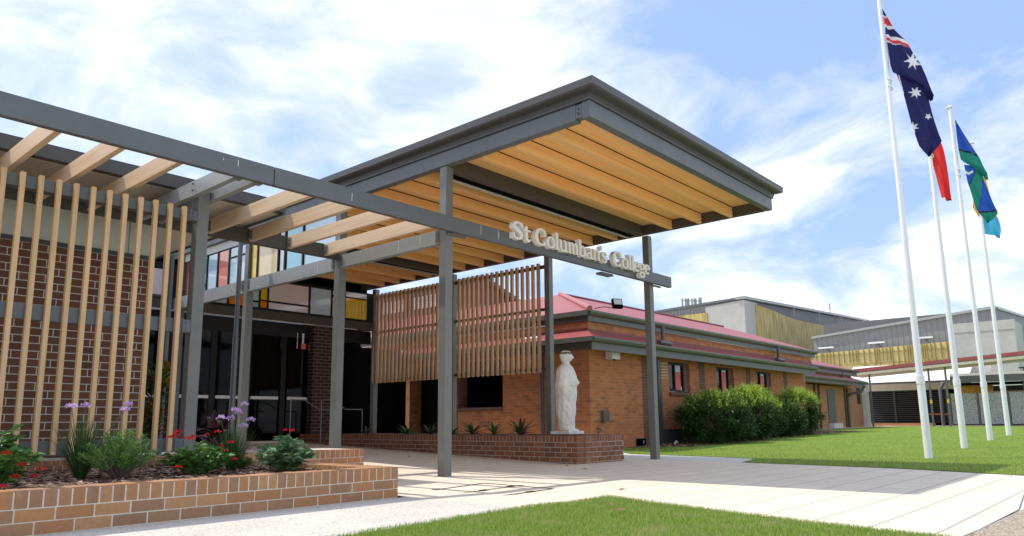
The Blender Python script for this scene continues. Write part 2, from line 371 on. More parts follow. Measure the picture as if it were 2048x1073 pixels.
mb=MB(); brickrun(mb,'x',-2.38-.086*62,-2.38,-1.88,-1.65,.317,2); mb.build('front_wall',[M['brk_front'],M['mortar']],pl,bevel=.003)
mb=MB(); brickrun(mb,'y',-1.64,1.62,-2.61,-2.38,.317,2); mb.build('side_wall',[M['brk_front'],M['mortar']],pl,bevel=.003)
mb=MB(); brickrun(mb,'x',-7.7,-2.62,1.38,1.61,.317,1); mb.build('rear_wall',[M['brk_front'],M['mortar']],pl,bevel=.003)
lg=empty('brick_ledge',(-.05,1.72,0),'orange brick ledge behind the planter, carrying a grey canopy column','ledge')
mb=MB(); brickrun(mb,'x',-.05-.086*90,-.05,1.72,1.95,.35,3); mb.build('front_wall',[M['brk_ledge'],M['mortar']],lg,bevel=.003)
mb=MB(); mb.box(-7.7,-.06,1.955,2.8,.05,.346); mb.build('brick_top',brickmat('orange_ledge_paving',(.38,.17,.08),(.44,.2,.09),(.5,.25,.11),(.6,.55,.46),.24,.086,z0=0),lg)
sw=empty('statue_planter',(3.32,.21,0),'long dark brown brick retaining planter with the white statue on its near corner','planter')
mb=MB(); brickrun(mb,'y',.21,8.75,3.32,3.55,.49,5); mb.build('long_wall',[M['brk_dark'],M['mortar_d']],sw,bevel=.003)
mb=MB(); brickrun(mb,'x',3.556,4.785,.21,.44,.49,5); mb.build('end_wall',[M['brk_dark'],M['mortar_d']],sw,bevel=.003)
mb=MB(); brickrun(mb,'y',.446,2.3,4.555,4.785,.49,5); mb.build('side_wall',[M['brk_dark'],M['mortar_d']],sw,bevel=.003)
mb=MB(); mb.box(3.556,4.55,.446,2.3,.0,.468); mb.box(3.556,5.75,2.306,8.75,0,.468); mb.build('soil',M['mulch'],sw)

# bark chips
def chips(name,poly,n,z,label):
    xs=[p[0] for p in poly]; ys=[p[1] for p in poly]; mb=MB()
    for i in range(n):
        x=random.uniform(min(xs),max(xs)); y=random.uniform(min(ys),max(ys))
        a=random.uniform(0,PI); l=random.uniform(.015,.06); w=random.uniform(.006,.017); t=random.uniform(-.5,.5)
        zz=(z(x,y) if callable(z) else z)+random.uniform(.002,.02)
        u=Vector((math.cos(a),math.sin(a),t*.6))*l; v=Vector((-math.sin(a),math.cos(a),random.uniform(-.5,.5)))*w; c=Vector((x,y,zz))
        mb.add([c-u-v,c+u-v,c+u*.8+v,c-u*.9+v],[(0,1,2,3)])
    return tag(mb.build(name,M['chip']),label,'mulch',kind='stuff')
chips('bark_mulch',[(-6.2,-1.64),(-2.62,1.35)],15000,.258,'brown bark chips covering the planter soil')
chips('bark_mulch',[(10.5,1.9),(24.5,3.4)],6000,lambda x,y:h(x,y)+.012,'brown bark chips around the hedge shrubs')

# ------------------------------------------------------------------ entrance canopy
W=.14
can=empty('entrance_canopy',(0,0,0),'large flat grey steel entrance canopy with timber lined underside on tall square columns','canopy')
M['column']=plain('warm_grey_column_paint',(.165,.165,.15),.38,0,.09,3)
def column(par,x,y,z0,z1,plate=True,mat='column',w=W):
    o=B('column',M[mat],par,x,x+w,y,y+w,z0,z1,bevel=.006)
    return o
for (x,y,z0,z1) in ((0,0,-.01,4.44),(5.59,0,-.03,4.44),(0,2.57,.345,4.44),(5.59,2.57,.4,4.44),(0,5.56,.15,4.44),(5.59,5.65,.4,4.44),(5.59,8.77,.3,4.44)):
    column(can,x,y,z0,z1)
B('front_beam',M['steel'],can,-.024,5.57,-2.58,-2.46,4.44,4.655,bevel=.004)
B('side_beam',M['steel'],can,-.02,.1,-2.36,9.3,4.442,4.655,bevel=.004)
B('side_beam',M['brownsteel'],can,5.46,5.58,-2.44,9.3,4.442,4.655,bevel=.004)
mb=MB(); mb.box(-.018,.09,-2.455,-2.365,4.47,4.64); mb.build('end_plate',M['steel'],can)
mb=MB()
for z in (4.52,4.585): mb.tube([(-.021,-2.41,z),(-.034,-2.41,z)],.014,6)
mb.build('bolt',M['steel_d'],can)
# cross beams with the painted slot shade behind them
for y,nm in ((.0,0),(5.6,1)):
    B('cross_beam',M['brownsteel'],can,.105,5.455,y+.02,y+.13,4.40,4.64,bevel=.003)
    B('slot_shade',M['black'],can,.3,5.4,y+.135,y+.36,4.435,4.6)  # solid black box paints in the shade of the open slot
    B('slot_trim',M['pale'],can,.3,5.455,y+.365,y+.385,4.405,4.44)
jy=[-1.885,-1.26,-.635,.627,1.254,1.88,2.52,3.17,3.8,4.44,5.07,6.3,6.93,7.56,8.2]
for y in jy:
    mb=MB(); mb.box(.11,5.45,y,y+.07,4.425,4.602); mb.cur=1; mb.box(.11,5.45,y+.004,y+.066,4.6025,4.6195)  # black strip paints in the shadow gap between joist and lining
    mb.build('joist',[M['joist'],M['black']],can,bevel=0)
    mb=MB(); 
    for sx in (5.452,):
        for z in (4.47,4.55): mb.tube([(sx-.03,y-.002,z),(sx-.03,y-.012,z)],.007,6)
    mb.build('bolt',M['steel_d'],can)
B('ceiling_lining',M['joist'],can,.1,5.46,-2.455,9.25,4.62,4.64)
# gutter / fascia ring as extruded profile
def ring(par):
    # profile (d outwards, z)
    prof=[(0.0,4.657),(.025,4.657),(.025,4.69),(.035,4.695),(.035,4.752),(.13,4.758),(.155,4.775),(.16,4.868),(.148,4.868),(.10,4.86),(0,4.90)]
    x0,x1,y0,y1=-.024,5.57,-2.58,9.4
    mb=MB(); n=len(prof)
    cor=[(x0,y1,-1,1),(x0,y0,-1,-1),(x1,y0,1,-1),(x1,y1,1,1)]
    vs=[]
    for cx,cy,sx,sy in cor:
        for d,z in prof: vs.append((cx+sx*d,cy+(sy*d if sy<0 else 0),z))
    fs=[]
    for c in range(3):
        for i in range(n-1): fs.append((c*n+i,(c+1)*n+i,(c+1)*n+i+1,c*n+i+1))
    mb.add(vs,fs); fs=[tuple(range(n)),tuple(range(3*n,4*n))]; mb.add(vs,fs)
    return mb.build('gutter',M['gutter'],par)
ring(can)
B('roof_deck',M['gutter'],can,-.02,5.56,-2.57,9.38,4.66,4.895)
# small base plates
for x,y,z in ((0,0,0),(5.59,0,-.01),(0,2.57,.35)): pass

# ------------------------------------------------------------------ pergola (sign beam, rafters, ledger, column)
pg=empty('pergola',(-2.33,2.57,0),'grey steel pergola with pale timber rafters under one long sign beam','pergola')
mb=MB(); mb.box(-9,-2.805,-.1,-.02,3.442,3.66); mb.build('long_beam',M['steel'],pg,bevel=.005)
o=MB().box(-2.795,6.29,-.1,-.02,3.442,3.66).build('sign_beam',M['steel'],pg,bevel=.005)
for x in (.06,3.95,5.67):
    mb=MB(); mb.box(x-.05,x+.32,-.018,.0 if x!=3.95 else .12,3.40,3.438); mb.build('bracket',M['steel'],pg,bevel=.002)
B('ledger_beam',M['brownsteel'],pg,-9,-.01,2.60,2.70,3.44,3.655,bevel=.003)
column(pg,-3.13,1.05,.2,3.64)
for i,x in enumerate((-6.68,-6.1,-5.53,-4.95,-4.375,-3.795,-2.2,-1.55,-.9,-.225)):
    mb=MB(); mb.box(x-.062,x,-.016,2.596,3.458,3.652); mb.build('rafter',M['rafter'],pg,bevel=.003)
    mb=MB(); mb.box(x-.078,x-.064,2.50,2.596,3.475,3.62)
    for z in (3.50,3.545,3.59): mb.tube([(x-.078,2.54,z),(x-.09,2.54,z)],.008,6)
    mb.build('rafter_bracket',M['bolt'],pg)
for x in (-3.14,-2.895):
    mb=MB(); mb.box(x-.075,x,-.014,2.596,3.465,3.652); mb.build('steel_rafter',M['steel_l'],pg,bevel=.003)
    mb=MB(); mb.box(x-.1,x+.015,.02,.1,3.452,3.463)
    mb.tube([(x-.086,.06,3.5),(x-.1,.06,3.5)],.014,6); mb.build('rafter_cleat',M['bolt'],pg)
mb=MB()
for z in (3.52,3.60): mb.tube([(-3.227,1.0,z),(-3.243,1.0,z)],.012,6)
mb.build('bolt',M['steel_d'],pg)
for (x,za,zb) in ((.62,3.50,3.655),(1.0,3.49,3.655),(1.02,3.53,3.60),(-1.72,3.50,3.60),(-3.25,3.55,3.62),(-3.42,3.575,3.60),(4.6,3.47,3.52)):
    MB().box(x,x+.006,-.1012,-.1004,za,zb).build('paint_run',M['white'],pg)
for (x,y,za,zb) in ((-.0012,.55,3.36,3.47),(-.0012,1.05,3.33,3.495),(-.0012,3.2,3.30,3.42)):
    MB().box(x,x+.0006,y,y+.008,za,zb).build('paint_run',M['white'],pg)
# B-direction tie beams on the left column line
B('tie_beam',M['steel_l'],pg,.0,.1,.146,2.564,3.29,3.5,bevel=.004)
B('tie_beam',M['steel_l'],pg,.0,.1,2.716,5.55,3.26,3.498,bevel=.004)
B('tie_beam',M['steel_l'],pg,.0,.1,5.71,8.75,3.24,3.498,bevel=.004)
for y in (.149,2.5,2.72,5.49,5.715):
    mb=MB(); mb.box(-.012,-.002,y,y+.06,3.31,3.49)
    for z in (3.35,3.44): mb.tube([(-.012,y+.03,z),(-.022,y+.03,z)],.009,6)
    mb.build('bolt_plate',M['steel'],pg)

# left batten screen
ls=empty('batten_screen',(-4.6,1.0,.44),'vertical honey timber batten screen in front of the dark brick wall','screen','timber batten screens')
for z0,z1,d in ((3.16,3.29,.13),(1.80,1.96,.045),(.43,.58,.045)):
    B('rail',M['steel'],ls,-9,-3.20,1.055,1.055+d,z0,z1,bevel=.003)
    mb=MB(); mb.box(-3.235,-3.135,1.044,1.0545,z0+.005,z1-.005)
    for z in (z0+.035,z1-.035): mb.tube([(-3.185,1.044,z),(-3.185,1.037,z)],.017,8)
    mb.build('bolt_plate',M['steel'],ls)
x=-3.285
while x>-7.2:
    MB().box(x-.047,x,.995,1.053,.44+random.uniform(-.003,.003),3.305+random.uniform(-.003,.003)).build('batten',M['batten'],ls,bevel=.003); x-=.167
rs=empty('batten_screen',(5.6,5.7,1.82),'vertical brown timber batten screen hung under the canopy beyond the long planter','screen','timber batten screens')
for z0,z1 in ((4.17,4.25),(3.2,3.26),(1.86,1.93)):
    B('rail',M['brownsteel'],rs,5.66,5.70,2.72,9.0,z0,z1)
y=2.9
while y<8.95:
    if not (5.58<y<5.84):
        MB().box(5.585,5.655,y-.031,y+.031,1.815,4.29).build('batten',M['batten_r'],rs,bevel=.006)
    y+=.16
# downpipes
def pipe(name,pts,r,mat,label,cat='downpipe',group=None,seg=14,par=None):
    o=MB().tube(pts,r,seg).build(name,mat,par,smooth=True)
    if not par: tag(o,label,cat,group)
    return o
M['pipe']=plain('slate_grey_pipe_paint',(.13,.135,.15),.35,0,.05,4)
dpp=empty('downpipe',(-.3,5.33,.2),'round slate grey downpipe with a joint collar beside the canopy column at the doors','downpipe')
pipe('pipe',[(-.3,5.33,.2),(-.3,5.33,2.3)],.05,M['pipe'],'',par=dpp); pipe('pipe',[(-.3,5.33,2.3),(-.3,5.33,4.5)],.042,M['pipe'],'',par=dpp)
pipe('collar',[(-.3,5.33,2.28),(-.3,5.33,2.32)],.056,M['pipe'],'',par=dpp)
pipe('downpipe',[(-1.5,5.51,.2),(-1.5,5.51,3.68)],.055,M['pipe'],'round slate grey downpipe seen between the last battens of the left screen')
pipe('downpipe',[(5.80,2.74,.45),(5.80,2.74,4.5)],.045,M['pipe'],'thin round downpipe close behind the column nearest the statue')

# ------------------------------------------------------------------ sign letters
def glyph(ch,w,H=.285,X=.195):
    T=.030; t=.013; S=[]
    def st(pts,hw): S.append((pts,hw if hasattr(hw,'__len__') else [hw]*len(pts)))
    def ell(cx,cy,rx,ry,a0,a1,T=T,t=t,n=22,taper=None):
        p=[];q=[]
        for i in range(n+1):
            a=R(a0+(a1-a0)*i/n); p.append((cx+rx*math.cos(a),cy+ry*math.sin(a))); q.append(t+(T-t)*abs(math.cos(a))**1.3)
        st(p,q)
    def spl(P,hw,n=6):
        out=[];hh=[]
        for i in range(len(P)-1):
            p0=P[max(i-1,0)];p1=P[i];p2=P[i+1];p3=P[min(i+2,len(P)-1)]
            for k in range(n):
                u=k/n
                f=lambda a,b,c,d:.5*((2*b)+(-a+c)*u+(2*a-5*b+4*c-d)*u*u+(-a+3*b-3*c+d)*u**3)
                out.append((f(p0[0],p1[0],p2[0],p3[0]),f(p0[1],p1[1],p2[1],p3[1]))); hh.append(hw[i]+(hw[i+1]-hw[i])*u)
        out.append(P[-1]);hh.append(hw[-1]); st(out,hh)
    def serif(x,y,L=.035,left=True,right=True): st([(x-(L if left else 0),y+.012),(x+(L if right else 0),y+.012)],.012)
    if ch=='S' or ch=='s':
        hh=H if ch=='S' else X; T2=T*(1 if ch=='S' else .8)
        spl([(w*.86,hh*.70),(w*.80,hh*.90),(w*.5,hh*.955),(w*.2,hh*.86),(w*.18,hh*.68),(w*.5,hh*.52),(w*.80,hh*.36),(w*.78,hh*.14),(w*.5,hh*.045),(w*.2,hh*.11),(w*.12,hh*.32)],
            [.012,t,t,T2*.9,T2*1.05,T2*1.2,T2*1.05,T2*.9,t,t,.012])
        if ch=='S': st([(w*.93,hh*.66),(w*.93,hh*.97)],.008); st([(w*.07,hh*.03),(w*.07,hh*.36)],.008)
    elif ch=='t':
        spl([(w*.42,H*.88),(w*.42,X*.5),(w*.46,.05),(w*.68,.014),(w*.98,.05)],[.022,T*.95,T*.95,.018,.010]); st([(w*.02,X*.93),(w*.95,X*.93)],.014)
        st([(w*.1,X*.95),(w*.42,H*.86)],.012)
    elif ch=='C':
        ell(w*.54,H*.5,w*.42,H*.455,42,318,T*1.25,t); st([(w*.86,H*.58),(w*.88,H*.82)],[.020,.026]); 
    elif ch=='o': ell(w*.5,X*.5,w*.38,X*.44,0,360,T,t,30)
    elif ch=='l': st([(w*.5,.0),(w*.5,H*1.0)],T); serif(w*.5,0,w*.5); st([(w*.02,H*.955),(w*.5,H*.985)],.014)
    elif ch in 'nm':
        k=2 if ch=='n' else 3; xs=[w*(.18+.64*i/(k-1)) for i in range(k)]; T3=T*.85
        for i,x in enumerate(xs):
            st([(x,0),(x,X*(.95 if i==0 else .72))],T3); serif(x,0,T3*1.35)
            if i: 
                x0=xs[i-1]; spl([(x0,X*.68),(x0+(x-x0)*.35,X*.9),(x0+(x-x0)*.75,X*.93),(x,X*.70)],[.008,t,t*1.6,T3])
        st([(0,X*.95),(xs[0],X*.96)],.012)
    elif ch=='u':
        xs=[w*.2,w*.78]; T3=T*.85
        st([(xs[0],X*.95),(xs[0],X*.28)],T3); st([(xs[1],X*.95),(xs[1],0)],T3)
        spl([(xs[0],X*.30),(w*.3,X*.09),(w*.55,X*.07),(xs[1],X*.30)],[T3,t*1.7,t,.008])
        for x in xs: st([(x-w*.2,X*.95),(x,X*.955)],.012)
        serif(xs[1],0,w*.2,False,True)
    elif ch=='b':
        st([(w*.22,.02),(w*.22,H)],T); ell(w*.5,X*.5,w*.36,X*.44,-150,150,T,t); st([(0,H*.96),(w*.22,H*.985)],.014)
    elif ch=='a':
        st([(w*.72,X*.72),(w*.72,.0)],T*.9); spl([(w*.72,X*.7),(w*.6,X*.93),(w*.35,X*.93),(w*.16,X*.78)],[T*.9,t,t,T*.7])
        ell(w*.42,X*.28,w*.28,X*.24,0,360,T*.8,t*.9); serif(w*.72,0,w*.26,False,True)
    elif ch=='e':
        ell(w*.5,X*.5,w*.38,X*.44,0,312,T,t); st([(w*.14,X*.52),(w*.88,X*.52)],.011)
    elif ch=='g':
        ell(w*.46,X*.64,w*.34,X*.30,0,360,T*.85,t*.9); ell(w*.48,-X*.18,w*.40,X*.24,0,360,T*.7,t)
        st([(w*.7,X*.86),(w*.98,X*.93)],.012); spl([(w*.25,X*.36),(w*.14,X*.2),(w*.3,X*.06),(w*.6,X*.06)],[t,t,t,t])
    elif ch=="'":
        spl([(w*.5,H*1.0),(w*.62,H*.92),(w*.55,H*.80),(w*.3,H*.72)],[.026,.03,.02,.006])
    return S
def letter_mesh(ch,x,w,z,y0,y1,par):
    mb=MB(); k=0
    for pts,hw in glyph(ch,w):
        n=len(pts); L=[];Rr=[]
        for i,(a,b) in enumerate(pts):
            p=pts[max(i-1,0)];q=pts[min(i+1,n-1)]; dx,dy=q[0]-p[0],q[1]-p[1]; l=math.hypot(dx,dy) or 1; nx,ny=-dy/l,dx/l
            L.append((a+nx*hw[i],b+ny*hw[i])); Rr.append((a-nx*hw[i],b-ny*hw[i]))
        e=.0005*k; k+=1; vs=[]
        for a in (y0-e,y1+e):
            for s in (L,Rr): vs+=[(x+px,a,z+pz) for px,pz in s]
        fs=[]
        for i in range(n-1):
            fs+=[(i,i+1,n+i+1,n+i),(2*n+i,3*n+i,3*n+i+1,2*n+i+1),(i,2*n+i,2*n+i+1,i+1),(n+i,n+i+1,3*n+i+1,3*n+i)]
        fs+=[(0,n,3*n,2*n),(n-1,3*n-1,4*n-1,2*n-1)]
        mb.add(vs,fs)
    o=mb.build('letter',M['letter'],par); o['label']='cream white letter '+('apostrophe' if ch=="'" else ch)
    bm=bmesh.new(); bm.from_mesh(o.data); bmesh.ops.recalc_face_normals(bm,faces=bm.faces[:]); bm.to_mesh(o.data); bm.free()
    return o
sg=empty('building_sign',(1.25,-.15,3.545),"raised cream letters reading St Columban's College along the grey beam",'sign')
for ch,x0,x1 in [('S',1.25,1.50),('t',1.50,1.69),('C',1.79,2.09),('o',2.09,2.31),('l',2.315,2.415),('u',2.42,2.65),('m',2.65,2.97),('b',2.965,3.18),('a',3.18,3.39),('n',3.395,3.61),("'",3.60,3.68),('s',3.66,3.83),('C',4.02,4.32),('o',4.32,4.54),('l',4.545,4.645),('l',4.648,4.748),('e',4.745,4.93),('g',4.93,5.12),('e',5.115,5.30)]:
    letter_mesh(ch,x0,x1-x0,3.552,-.19,-.103,sg)

# ------------------------------------------------------------------ left brick building
lb=empty('brick_building',(-2.7,3.3,0),'dark red brick wing behind the left batten screen with a wide eave','building')
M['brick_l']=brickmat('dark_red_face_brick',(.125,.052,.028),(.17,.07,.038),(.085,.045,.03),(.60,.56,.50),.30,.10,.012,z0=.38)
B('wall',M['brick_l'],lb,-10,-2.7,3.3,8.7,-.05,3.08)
B('cladding',M['clad'],lb,-10,-2.705,3.32,8.68,3.14,3.69)
B('flashing',M['steel_d'],lb,-10,-2.695,3.285,8.69,3.08,3.14)
for x in (-3.05,-3.35,-4.9): B('cladding_joint',M['fascia'],lb,x-.004,x+.004,3.315,3.319,3.145,3.685)
B('soffit',M['soffit'],lb,-10,-1.66,1.72,8.6,3.692,3.71)
mb=MB(); mb.prism([(-10,1.60,3.70),(-10,1.72,3.70),(-10,1.72,3.86),(-10,1.66,3.86),(-10,1.58,3.84)],(8.38,0,0)); mb.build('gutter',M['gutter'],lb)
B('barge',M['gutter'],lb,-1.66,-1.62,1.6,8.6,3.67,3.86)
mb=MB(); mb.add([(-10,1.6,3.865),(-1.6,1.6,3.865),(-1.6,8.8,4.2),(-10,8.8,4.2),(-10,1.6,3.84),(-1.6,1.6,3.84),(-1.6,8.8,3.9),(-10,8.8,3.9)],[(0,1,2,3),(4,7,6,5),(0,4,5,1),(1,5,6,2),(2,6,7,3)])
mb.build('roof',corrug('charcoal_roof_sheet',(.06,.055,.055),.2,0),lb)

# ------------------------------------------------------------------ entrance building: coloured glazing, doors
eb=empty('entrance_building',(2.8,8.9,0),'glazed entrance block with a band of coloured glass panels over dark doors','building')
G={k:glassmat('coloured_glass_'+k,c) for k,c in dict(blue=(.36,.68,.80),paleblue=(.60,.78,.88),cream=(.90,.74,.44),pink=(.88,.66,.70),paleink=(.88,.76,.77),coral=(.85,.32,.25),maroon=(.36,.07,.05),cyan=(.12,.50,.58),yellow=(.95,.64,.02),orange=(.95,.26,.01),white=(.86,.87,.92)).items()}
M['frame']=plain('charcoal_window_frame',(.016,.016,.018),.45,0,.06,4,spec=.25)
def panel_y(x0,x1,z0,z1,c,y=8.80): 
    B('glass_panel',G[c],eb,x0,x1,y,y+.02,z0,z1)
def panel_x(y0,y1,z0,z1,c,x=.05): B('glass_panel',G[c],eb,x,x+.02,min(y0,y1),max(y0,y1),z0,z1)
B('strip_frame',M['frame'],eb,-.6,5.55,8.826,8.9,3.48,4.30)
for x0,x1,z0,z1,c in ((.5,1.26,3.54,4.22,'paleblue'),(1.31,1.72,3.54,4.22,'orange'),(1.77,2.07,3.70,4.22,'paleblue'),(1.77,2.07,3.54,3.65,'blue'),(2.12,2.29,3.74,4.22,'yellow'),(2.12,2.29,3.54,3.70,'orange'),
   (2.34,3.46,3.74,4.22,'paleink'),(2.34,3.46,3.54,3.69,'white'),(3.53,4.14,3.54,4.22,'paleblue'),(4.20,4.56,3.54,4.05,'paleink'),(4.20,4.56,4.09,4.22,'white'),(4.61,5.32,3.54,4.08,'yellow'),(4.61,5.32,4.12,4.25,'white')): panel_y(x0,x1,z0,z1,c)
M['rib']=plain('pale_yellow_ribbing',(.95,.8,.3),.5)
mb=MB()
for i in range(8): mb.box(4.66+i*.085,4.672+i*.085,8.795,8.799,3.56,4.0)
mb.build('glass_ribbing',M['rib'],eb)
mb=MB()
for i in range(7): mb.box(3.62+i*.075,3.626+i*.075,8.795,8.799,3.56,3.68)
mb.build('glass_ribbing',M['white'],eb)
# mullions standing proud
for x in (1.285,1.745,2.095,2.315,3.495,4.17,4.585,5.345): B('mullion',M['frame'],eb,x-.022,x+.022,8.78,8.825,3.50,4.27)
for z,x0,x1 in ((3.515,.4,5.37),(3.68,1.77,2.07),(3.715,2.12,3.46),(4.10,4.2,5.32),(4.25,.4,4.58)): B('transom',M['frame'],eb,x0+.002,x1-.002,8.784,8.822,z-.016,z+.016)
B('head_beam',M['brownsteel'],eb,-1.2,5.56,8.78,9.0,3.26,3.478)
B('head_trim',M['pale'],eb,-1.2,5.0,8.77,8.779,3.235,3.258)
B('pink_panel',G['pink'],eb,-1.65,-.03,8.80,8.84,3.56,4.13)
B('pink_panel_trim',M['brownsteel'],eb,-1.65,-.03,8.79,8.85,3.50,3.555)
# side glazing on x = 0
B('side_frame',M['frame'],eb,.075,.12,2.72,8.36,3.505,4.27)
for y0,y1,z0,z1,c in ((8.30,8.13,3.52,4.24,'maroon'),(8.08,7.36,3.66,4.24,'cyan'),(8.08,7.36,3.52,3.62,'cyan'),(7.30,6.90,3.52,4.24,'paleblue'),(6.84,6.43,3.52,4.24,'coral'),(6.37,5.74,3.52,4.03,'paleblue'),(6.37,5.74,4.07,4.24,'paleblue'),
   (5.52,5.28,3.52,4.24,'yellow'),(5.27,4.59,3.52,4.24,'cream'),(4.27,3.77,3.52,4.24,'blue'),(3.70,2.74,3.52,4.24,'paleblue')): panel_x(y0,y1,z0,z1,c)
B('glass_panel',M['white'],eb,.05,.07,4.38,4.50,3.52,4.24)
for y in (8.105,7.33,6.87,6.40,5.29,4.55,4.32,3.735): B('mullion',M['frame'],eb,.03,.074,y-.022,y+.022,3.502,4.26)
for z,y0,y1 in ((3.64,7.36,8.08),(4.05,5.74,6.37)): B('transom',M['frame'],eb,.034,.072,y0,y1,z-.014,z+.014)
B('side_fascia',M['clad'],eb,.045,.13,2.715,8.4,4.275,4.438)
B('corner_column',M['steel'],eb,-.03,.11,8.42,8.56,.2,4.44)
# doors
B('door_head',M['frame'],eb,-1.6,5.6,8.95,9.05,2.9,3.25)
for i,(x0,x1) in enumerate(((-1.5,.05),(.21,1.02),(1.18,1.9),(2.05,2.80),(3.04,3.62))):
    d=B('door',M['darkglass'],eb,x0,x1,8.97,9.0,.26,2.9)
    k=MB().box(x0+.01,x1-.01,8.93,8.968,1.33,1.40).build('push_bar',plain('pale_push_bar',(.9,.9,.9),.5),d)
for x in (.13,1.1,1.975,2.92): B('door_frame',M['frame'],eb,x-.07,x+.07,8.955,9.03,.26,2.9)
B('brick_pier',brickmat('brown_pier_brick',(.045,.022,.016),(.06,.03,.02),(.04,.02,.016),(.26,.25,.24),.24,.086,.01,z0=.3),eb,3.64,4.35,8.75,9.2,.2,3.24)
B('entry_shade_sheet',M['black'],eb,4.36,5.75,9.6,9.7,0,4.3); B('entry_shade_sheet',M['black'],eb,-1.6,5.7,9.3,9.4,4.3,4.65)  # black sheets paint in the darkness of the unlit entry
B('entry_shade_sheet',M['black'],eb,-1.6,3.64,9.4,9.45,0,3.3)
B('rear_wall',M['black'],eb,4.4,8.3,10.6,10.7,0,3.0); B('threshold',M['paver'],eb,-1.5,3.6,8.7,8.95,.2,.335)  # black rear wall added to close the view beyond with painted shade
# things by the entrance
ex=empty('hanging_sign',(3.0,8.4,2.5),'small orange red hanging sign on two white drops inside the dark entry','sign')
B('panel',plain('orange_red_panel',(.75,.16,.09),.5),ex,3.05,3.18,8.4,8.42,2.56,2.70); 
B('hanger',M['white'],ex,3.07,3.12,8.40,8.41,2.70,2.95); B('hanger',M['white'],ex,2.93,2.945,8.40,8.41,2.56,2.95)
M['rail']=plain('satin_steel',(.22,.22,.22),.35,.6)
def handrail(pts,label):
    o=empty('handrail',pts[0],label,'handrail','steel handrails at the entrance')
    MB().tube(pts,.013,8).build('top_rail',M['rail'],o,smooth=True)
    return o
M['rail']=plain('satin_steel',(.22,.22,.22),.35,.6)
hr=handrail([(2.26,7.5,1.28),(2.6,7.5,1.28),(3.04,7.5,1.06),(3.3,7.5,1.06)],'thin steel handrail in front of the dark doors, nearest the left')
MB().tube([(2.26,7.5,.27),(2.26,7.5,1.28)],.013,8).build('post',M['rail'],hr,smooth=True)
hr=handrail([(3.08,7.5,1.29),(3.35,7.5,1.29),(3.78,7.5,1.07),(4.27,7.5,1.07)],'thin steel handrail behind the column on the brick ledge')
MB().tube([(3.08,7.5,.3),(3.08,7.5,1.29)],.013,8).build('post',M['rail'],hr,smooth=True)
MB().tube([(4.27,7.5,.47),(4.27,7.5,1.07)],.013,8).build('post',M['rail'],hr,smooth=True)

# ------------------------------------------------------------------ red-roofed brick building
rb=empty('red_roofed_building',(8.36,3.5,0),'long orange brick building with two tiers of red metal roof and grey gutters','building')
BR=brickmat('orange_brown_face_brick',(.34,.11,.040),(.50,.18,.062),(.21,.085,.045),(.40,.24,.14),.24,.086,.009,z0=0)
BRP=brickmat('dark_pier_brick',(.14,.065,.045),(.17,.075,.05),(.12,.06,.045),(.24,.17,.12),.24,.086,.008,z0=0)
M['brick_r']=BR
wins=[(12.39,13.65),(15.5,16.76),(18.62,19.93)]
# front wall split around the windows
xs=8.36
mb=MB()
for a,b_ in wins+[(23.4,23.4)]:
    mb.box(xs,a,3.5,3.8,-.15,2.6); 
    if a<23: mb.box(a,b_,3.5,3.8,-.15,1.58); mb.box(a,b_,3.5,3.8,2.47,2.6)
    xs=b_
mb.build('front_wall',BR,rb)
for x0,x1 in ((10.88,11.15),(14.28,14.63),(17.75,18.1),(21.15,21.47)): B('wall_band',BRP,rb,x0,x1,3.49,3.499,-.15,2.55)
B('side_wall',BR,rb,8.36,8.6,3.802,6.5,0,2.6)
B('side_wall',BR,rb,8.36,8.6,6.5,8.3,0,1.05)
B('side_pier',BRP,rb,8.36,8.75,8.3,8.9,0,2.6)
B('sill_course',BRP,rb,8.33,8.62,6.51,8.29,1.051,1.16)
B('veranda_shade_sheet',M['black'],rb,9.3,9.4,6.4,20,0,2.6)  # black sheet paints in the shade deep inside the veranda
B('end_wall',BR,rb,23.1,23.4,3.802,9,-.1,2.6)
B('rear_wall',BR,rb,8.8,23.0,11,11.3,0,3.5)
